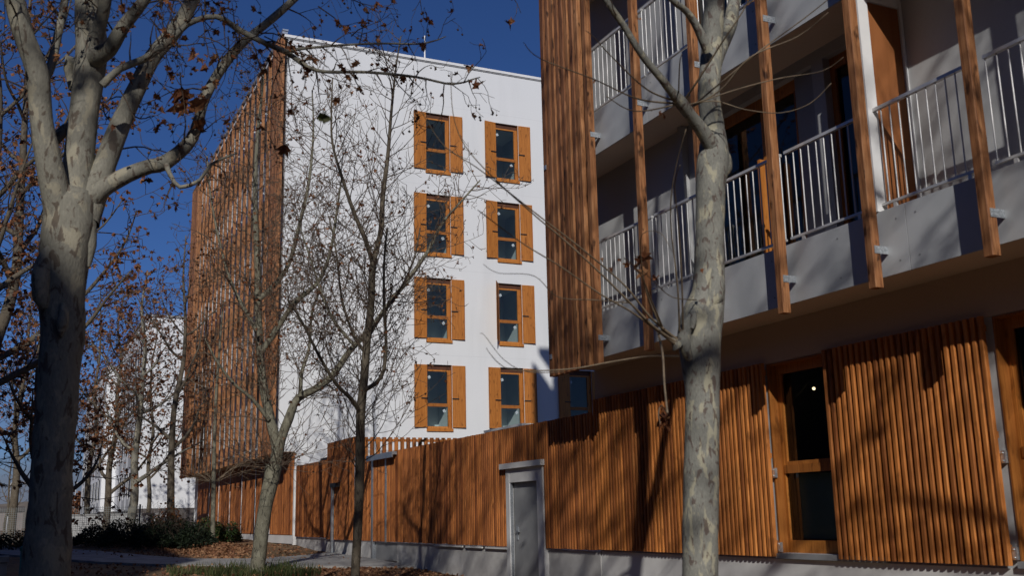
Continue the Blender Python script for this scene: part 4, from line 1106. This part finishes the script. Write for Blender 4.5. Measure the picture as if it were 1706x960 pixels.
# street planes standing beside and behind the camera: they throw the branch shadows on the gallery and fence
auto_tree(61, V((4.7, -2.4, -1.6)), 11.5, .2, (.02, .02), (.5, 1.4), 'plane tree beside the viewpoint, out of the picture, shading the right gallery', 'plane_bark', 7, first=.45, leaf_p=.08)
auto_tree(63, V((-3.0, -2.2, -1.6)), 20.0, .24, (-.01, .0), (.5, 1.7), 'tall plane tree left of the viewpoint, out of the picture, shading the fence', 'plane_bark', 9, first=.5, leaf_p=.25)
auto_tree(64, V((-2.6, -5.6, -1.6)), 20.0, .24, (0, .0), (.5, 1.7), 'second tall plane tree left of the viewpoint, out of the picture', 'plane_bark', 9, first=.5, leaf_p=.25)
auto_tree(62, V((2.2, -8.5, -1.6)), 14.0, .2, (.02, .02), (.6, 1.3), 'plane tree behind the viewpoint, out of the picture', 'plane_bark', 6, first=.45, leaf_p=.06)

# ------------------------------------------------------------------ shrubs, grass, litter
def shrub(seed, c, rx, ry, h, n, mat, label, name='shrub', leaf=.07, group=None):
    T = Tree(seed, leaf=leaf, leaf_p=0, detail=False, min_r=.004)
    r = T.r
    base = V((c[0], c[1], zg(c[0], c[1])))
    for i in range(26):
        a = r.uniform(0, 6.28); q = r.random() ** .5
        p = base + V((math.cos(a) * rx * q * .5, math.sin(a) * ry * q * .5, 0))
        T.twig(p, V((math.cos(a) * .6, math.sin(a) * .6, 1)), h * r.uniform(.6, .95), .01, 1)
    for i in range(n):
        a = r.uniform(0, 6.28); q = r.random() ** .4; t = r.random()
        hh = h * (1 - (q ** 2) * .75) * (.8 + .35 * noise.noise(V((c[0] + math.cos(a) * q * rx * 2, c[1] + math.sin(a) * q * ry * 2, seed))))
        p = base + V((math.cos(a) * rx * q, math.sin(a) * ry * q, .03 + hh * t ** .55))
        T.add_leaf(p, leaf, T.rv() + V((0, 0, .9)))
    e = empty(name, base, label, 'shrub', group)
    T.tw.build('stems', M['twig'], e, e); T.lf.build('foliage', M[mat], e, e)
    return e
grp = 'dark shrubs of the bed beside the path'
def sx(x, Y): return (at(x, 880, Y).x, Y)
shrub(71, sx(318, 33.0), .75, 1.2, .88, 3600, 'hedge_leaf', 'low dark evergreen shrub at the right end of the bed, next to the path bend', group=grp)
shrub(72, sx(268, 34.2), .85, 1.5, 1.06, 4200, 'hedge_leaf', 'tallest dark evergreen shrub, middle of the bed beside the path', group=grp)
shrub(73, sx(215, 35.6), .9, 1.6, 1.05, 4000, 'hedge_leaf', 'broad dark evergreen shrub left of the tallest one, in front of the pale trunk', group=grp)
shrub(74, sx(163, 37.6), .85, 1.5, .86, 3400, 'hedge_leaf', 'dark evergreen shrub immediately right of the big left trunk', group=grp)
shrub(75, sx(300, 38.0), 1.0, 1.4, 1.0, 3600, 'hedge_leaf', 'dark shrub at the back of the bed below the bare trunk', group=grp)
shrub(76, sx(25, 36.5), 1.3, 1.4, .62, 3000, 'hedge_leaf', 'low dark shrub at the left edge below the mesh fence', group=grp)
shrub(77, sx(352, 35.6), .55, .8, 1.05, 2200, 'shrub_leaf', 'sunlit green shrub with some russet leaves around the sapling', leaf=.085)
shrub(78, sx(385, 37.4), .35, .7, .78, 1100, 'shrub_leaf', 'small sunlit green shrub against the timber cladding', leaf=.085)
shrub(79, sx(281, 40.5), .7, .7, 1.55, 900, 'red_leaf', 'russet-leaved bush behind the dark evergreen shrubs', leaf=.1)

rnd = random.Random(5)
mb = MB()
for i in range(2600):        # grass verge
    x = rnd.uniform(3.0, 5.75); y = 21.2 + rnd.random() ** 1.2 * 2.2
    ylim = 23.7 - (x - 5.0) * .75
    if y > ylim or noise.noise(V((x * 1.1, y * 1.1, 2))) < -.12: continue
    z = zg(x, y); h = rnd.uniform(.06, .26) * (1.0 + .6 * noise.noise(V((x * 2, y * 2, 7)))); a = rnd.uniform(0, 6.28)
    dx, dy = math.cos(a) * .009, math.sin(a) * .009
    bx, by = rnd.uniform(-.09, .09), rnd.uniform(-.09, .09)
    mb.add([(x - dx, y - dy, z - .03), (x + dx, y + dy, z - .03), (x + dx * .7 + bx * .4, y + dy * .7 + by * .4, z + h * .6), (x - dx * .7 + bx * .4, y - dy * .7 + by * .4, z + h * .6), (x + bx, y + by, z + h)], [(0, 1, 2, 3), (3, 2, 4)])
tag(mb.build('grass', M['grass']), 'tufts of green grass at the foot of the two young trees', 'grass', kind='stuff')
T = Tree(81, leaf=.09, leaf_p=0, detail=False)
for i in range(9000):
    u = rnd.random()
    if u < .55: x, y = rnd.gauss(5.1, .55), rnd.gauss(33.0, 1.9)
    elif u < .8: x, y = rnd.uniform(1.0, 7.8), rnd.uniform(20, 34)
    else: x, y = rnd.uniform(5.6, 7.8), rnd.uniform(18.5, 22.5)
    if x > 7.75: continue
    on_path = False
    for k_ in range(len(near_e) - 1):
        pass
    pile = .16 * math.exp(-((x - 5.5) / .7) ** 2 - ((y - 33.0) / 1.8) ** 2) if u < .55 else 0
    # keep most leaves off the path
    yn = 24.0 + (5.0 - x) * 1.2 if x < 5 else 24.2 - (x - 5) * .9
    if yn < y < yn + 3.2 and rnd.random() < .93: continue
    p = V((x, y, zg(x, y) + .035 + pile * rnd.random()))
    d = T.rv(); d.z = d.z * .3 + .7
    T.add_leaf(p, .085, d)
lit = tag(T.lf.build('fallen_leaves', M['litter']), 'brown leaf litter on the soil around the shrubs and trunks', 'leaf litter', kind='stuff')

# ------------------------------------------------------------------ small street things
mf = empty('mesh_fence', (0.5, 43.0, zg(0, 43)), 'grey wire mesh fence across the far left behind the shrubs', 'fence')
mb = MB(); x0, x1, y = -9.0, 4.6, 43.0
z0 = zg(0, y); z1 = .66
i = 0
x = x0
while x < x1: mb.box(x, x + .012, y, y + .012, z0, z1); x += .075
z = z0 + .05
while z < z1: mb.box(x0, x1, y + .013, y + .025, z, z + .012); z += .075
mb.build('wire_mesh', M['mesh'], mf, mf)
x = x0
while x <= x1:
    mb = MB(); mb.box(x - .03, x + .03, y + .03, y + .09, z0 - .1, z1 + .05); mb.build('fence_post', M['mesh'], mf, mf); x += 2.7
rw = empty('low_wall', (3.4, 47.0, zg(3, 47)), 'low grey wall behind the mesh fence below the distant block', 'wall')
mb = MB(); mb.box(1.4, 7.2, 55.0, 55.25, -1.2, .42); mb.build('wall', M['greywall'], rw, rw); mb = MB(); mb.box(1.38, 7.22, 54.97, 55.28, .425, .48); mb.build('coping', M['hatch'], rw, rw)

gp = empty('metal_post', (at(39, 930, 16).x, 16.0, zg(0, 16)), 'green painted metal post beside the big left trunk', 'post')
px = at(39, 930, 16).x
mb = MB(); mb.tube([V((px, 16, zg(0, 16) - .1)), V((px, 16, -.33))], [.042, .042], 12); mb.build('post', M['greenpaint'], gp, gp)
mb = MB(); mb.tube([V((px, 16, -.33)), V((px, 16, -.30)), V((px, 16, -.27)), V((px, 16, -.255))], [.05, .056, .04, .012], 12); mb.build('cap', M['greenpaint'], gp, gp)
bn = empty('concrete_bench', (at(3, 940, 17).x - .5, 17.0, zg(0, 17)), 'plain grey slab bench end at the bottom left corner', 'bench')
bx = at(15, 935, 17).x
mb = MB(); mb.box(bx - 1.6, bx, 17.0, 17.5, -.50, -.42); mb.build('seat', M['path'], bn, bn)
mb = MB(); mb.box(bx - .14, bx - .02, 17.03, 17.47, zg(0, 17) - .1, -.505); mb.build('leg', M['path'], bn, bn)
mb = MB(); mb.box(bx - 1.58, bx - 1.46, 17.03, 17.47, zg(0, 17) - .1, -.505); mb.build('leg', M['path'], bn, bn)

sl = empty('street_lamp', (at(72, 850, 26).x, 26.0, zg(0, 26)), 'pale disc street lamp half hidden behind the big left trunk', 'street lamp')
lx = at(80, 600, 26).x; hx = at(57, 605, 26)
mb = MB(); mb.tube([V((lx, 26, zg(0, 26))), V((lx, 26, 2)), V((lx, 26, hx.z + .75))], [.06, .045, .035], 10); mb.tube([V((lx, 26, hx.z + .7)), V((hx.x, 26, hx.z + .62)), V((hx.x, 26, hx.z + .05))], [.02, .02, .02], 8); mb.build('pole', M['lampshell'], sl, sl)
mb = MB(); mb.tube([V((hx.x, 26, hx.z + .09)), V((hx.x, 26, hx.z + .07)), V((hx.x, 26, hx.z - .04)), V((hx.x, 26, hx.z - .06))], [.04, .14, .15, .13], 18); mb.build('lamp_head', M['lampshell'], sl, sl)

for (x, y0, Y, lab) in ((18, 806, 160, 'far street lamp with curved arm left of the big trunk'), (127, 806, 190, 'far white mast standing right of the big trunk')):
    p = at(x, y0, Y); g = zg(p.x, Y)
    e = empty('far_street_lamp', (p.x, Y, g), lab, 'street lamp')
    mb = MB(); mb.tube([V((p.x, Y, g)), V((p.x, Y, p.z))], [.14, .08], 6); mb.build('pole', M['lampshell'], e, e)
    mb = MB(); mb.tube([V((p.x, Y, p.z)), V((p.x + 1.0, Y, p.z + .25)), V((p.x + 1.9, Y, p.z + .05))], [.08, .08, .18], 6); mb.build('lamp_head', M['lampshell'], e, e)

# far trees and low roofs on the horizon
auto_tree(91, gpt(137, 140), 4.2, .3, (0, 0), (.9, 1.6), 'round evergreen tree far off at the left end of the distant block', 'dark_bark', 7, first=.1, name='far_tree', leaf=.5, leaf_p=.9)
rnd = random.Random(9)
hm = MB(); n = 60
pv = []
for i in range(n + 1):
    x = -500 + 1300 * i / n
    pv.append((x, 900, 17 + 9 * noise.noise(V((x * .006, 0, 0))) + 3 * noise.noise(V((x * .03, 3, 0)))))
hm.add([(x, y, -8) for x, y, z in pv] + pv + [(x, y + 300, -8) for x, y, z in pv], [(i, i + 1, n + 2 + i, n + 1 + i) for i in range(n)] + [(n + 1 + i, n + 2 + i, 2 * n + 3 + i, 2 * n + 2 + i) for i in range(n)], True)
tag(hm.build('hills', M['hill']), kind='structure')
for k in range(9):
    x = -38 + k * 11 + rnd.uniform(-2, 2); Y = 330 + rnd.uniform(-20, 40); w = rnd.uniform(5, 9); h = rnd.uniform(4.5, 8.5)
    e = empty('far_house', (x, Y, zg(x, Y)), ['low far house at the left horizon', 'far pale house behind the big trunk'][k % 2] + ' seen through the mesh fence and trees', 'house', 'far houses on the horizon')
    e['label'] = 'tiny pale house with low roof on the far left horizon'
    mb = MB(); mb.box(x, x + w, Y, Y + 9, zg(x, Y) - 1, zg(x, Y) + h); mb.build('wall', M['far_town'], e, e)
    mb = MB(); zt = zg(x, Y) + h; mb.add([(x - .4, Y - .4, zt + .01), (x + w + .4, Y - .4, zt + .01), (x + w + .4, Y + 9.4, zt + .01), (x - .4, Y + 9.4, zt + .01), (x - .4, Y + 4.5, zt + 1.6), (x + w + .4, Y + 4.5, zt + 1.6)], [(0, 1, 5, 4), (2, 3, 4, 5), (1, 2, 5), (3, 0, 4)]); mb.build('roof', M['hill'], e, e)

# ------------------------------------------------------------------ lift everything so that the street is at z = 0
for o in list(COL.objects):
    if o.parent is None: o.location.z += EYE

# ------------------------------------------------------------------ camera
cam = bpy.data.cameras.new('camera'); co = bpy.data.objects.new('camera', cam); COL.objects.link(co)
r, d, f = V(RM[0]), V(RM[1]), V(RM[2])
mw = Matrix.Identity(4)
for i in range(3):
    mw[i][0] = r[i]; mw[i][1] = -d[i]; mw[i][2] = -f[i]
mw[2][3] = EYE
co.matrix_world = mw
cam.sensor_width = 36; cam.sensor_fit = 'HORIZONTAL'; cam.lens = F / 1706 * 36
cam.clip_start = 0.05; cam.clip_end = 6000
cam.dof.use_dof = True; cam.dof.focus_distance = 30.0; cam.dof.aperture_fstop = 3.2
scene.camera = co

# ------------------------------------------------------------------ light
SD = V((1.0, 2.09, -1.30)).normalized()
sun = bpy.data.lights.new('sun', 'SUN'); so = bpy.data.objects.new('sun', sun); COL.objects.link(so)
sun.energy = 3.0; sun.angle = math.radians(0.5); sun.color = (1.0, 0.955, 0.89)
so.rotation_euler = SD.to_track_quat('-Z', 'Y').to_euler()
el = math.asin(-SD.z); az = math.atan2(-SD.x, -SD.y)
w = bpy.data.worlds.new('World'); scene.world = w; w.use_nodes = True
nt = w.node_tree; bg = nt.nodes['Background']
sky = nt.nodes.new('ShaderNodeTexSky'); sky.sky_type = 'NISHITA'; sky.sun_disc = False
sky.sun_elevation = el; sky.sun_rotation = az % (2 * math.pi)
sky.altitude = 600; sky.air_density = 0.9; sky.dust_density = 0.2; sky.ozone_density = 3.0
tint = mix(nt, 1.0, sky.outputs[0], (0.44, 0.66, 1.08), 'MULTIPLY')
# thin grey cloud low over the horizon
tcw = nt.nodes.new('ShaderNodeTexCoord'); sp = nt.nodes.new('ShaderNodeSeparateXYZ'); nt.links.new(tcw.outputs['Generated'], sp.inputs[0])
mpw = nt.nodes.new('ShaderNodeMapping'); mpw.inputs['Scale'].default_value = (3.0, 3.0, 14.0); nt.links.new(tcw.outputs['Generated'], mpw.inputs['Vector'])
nw = nt.nodes.new('ShaderNodeTexNoise'); nw.inputs['Scale'].default_value = 1.6; nw.inputs['Detail'].default_value = 6; nt.links.new(mpw.outputs[0], nw.inputs['Vector'])
hz = ramp(nt, sp.outputs['Z'], [(0.0, (1, 1, 1)), (0.05, (0.85, 0.85, 0.85)), (0.15, (0, 0, 0))])
cl = ramp(nt, nw.outputs['Fac'], [(0.38, (0.25, 0.25, 0.25)), (0.62, (1, 1, 1))])
cf = mix(nt, 1.0, hz, cl, 'MULTIPLY')
skyc = mix(nt, cf, tint, (2.6, 2.95, 3.9))
nt.links.new(skyc, bg.inputs['Color']); bg.inputs['Strength'].default_value = 0.05

scene.view_settings.view_transform = 'Standard'; scene.view_settings.look = 'None'; scene.view_settings.exposure = 0
scene.render.engine = 'CYCLES'
scene.cycles.max_bounces = 6
scene.cycles.transparent_max_bounces = 12
scene.cycles.use_denoising = True
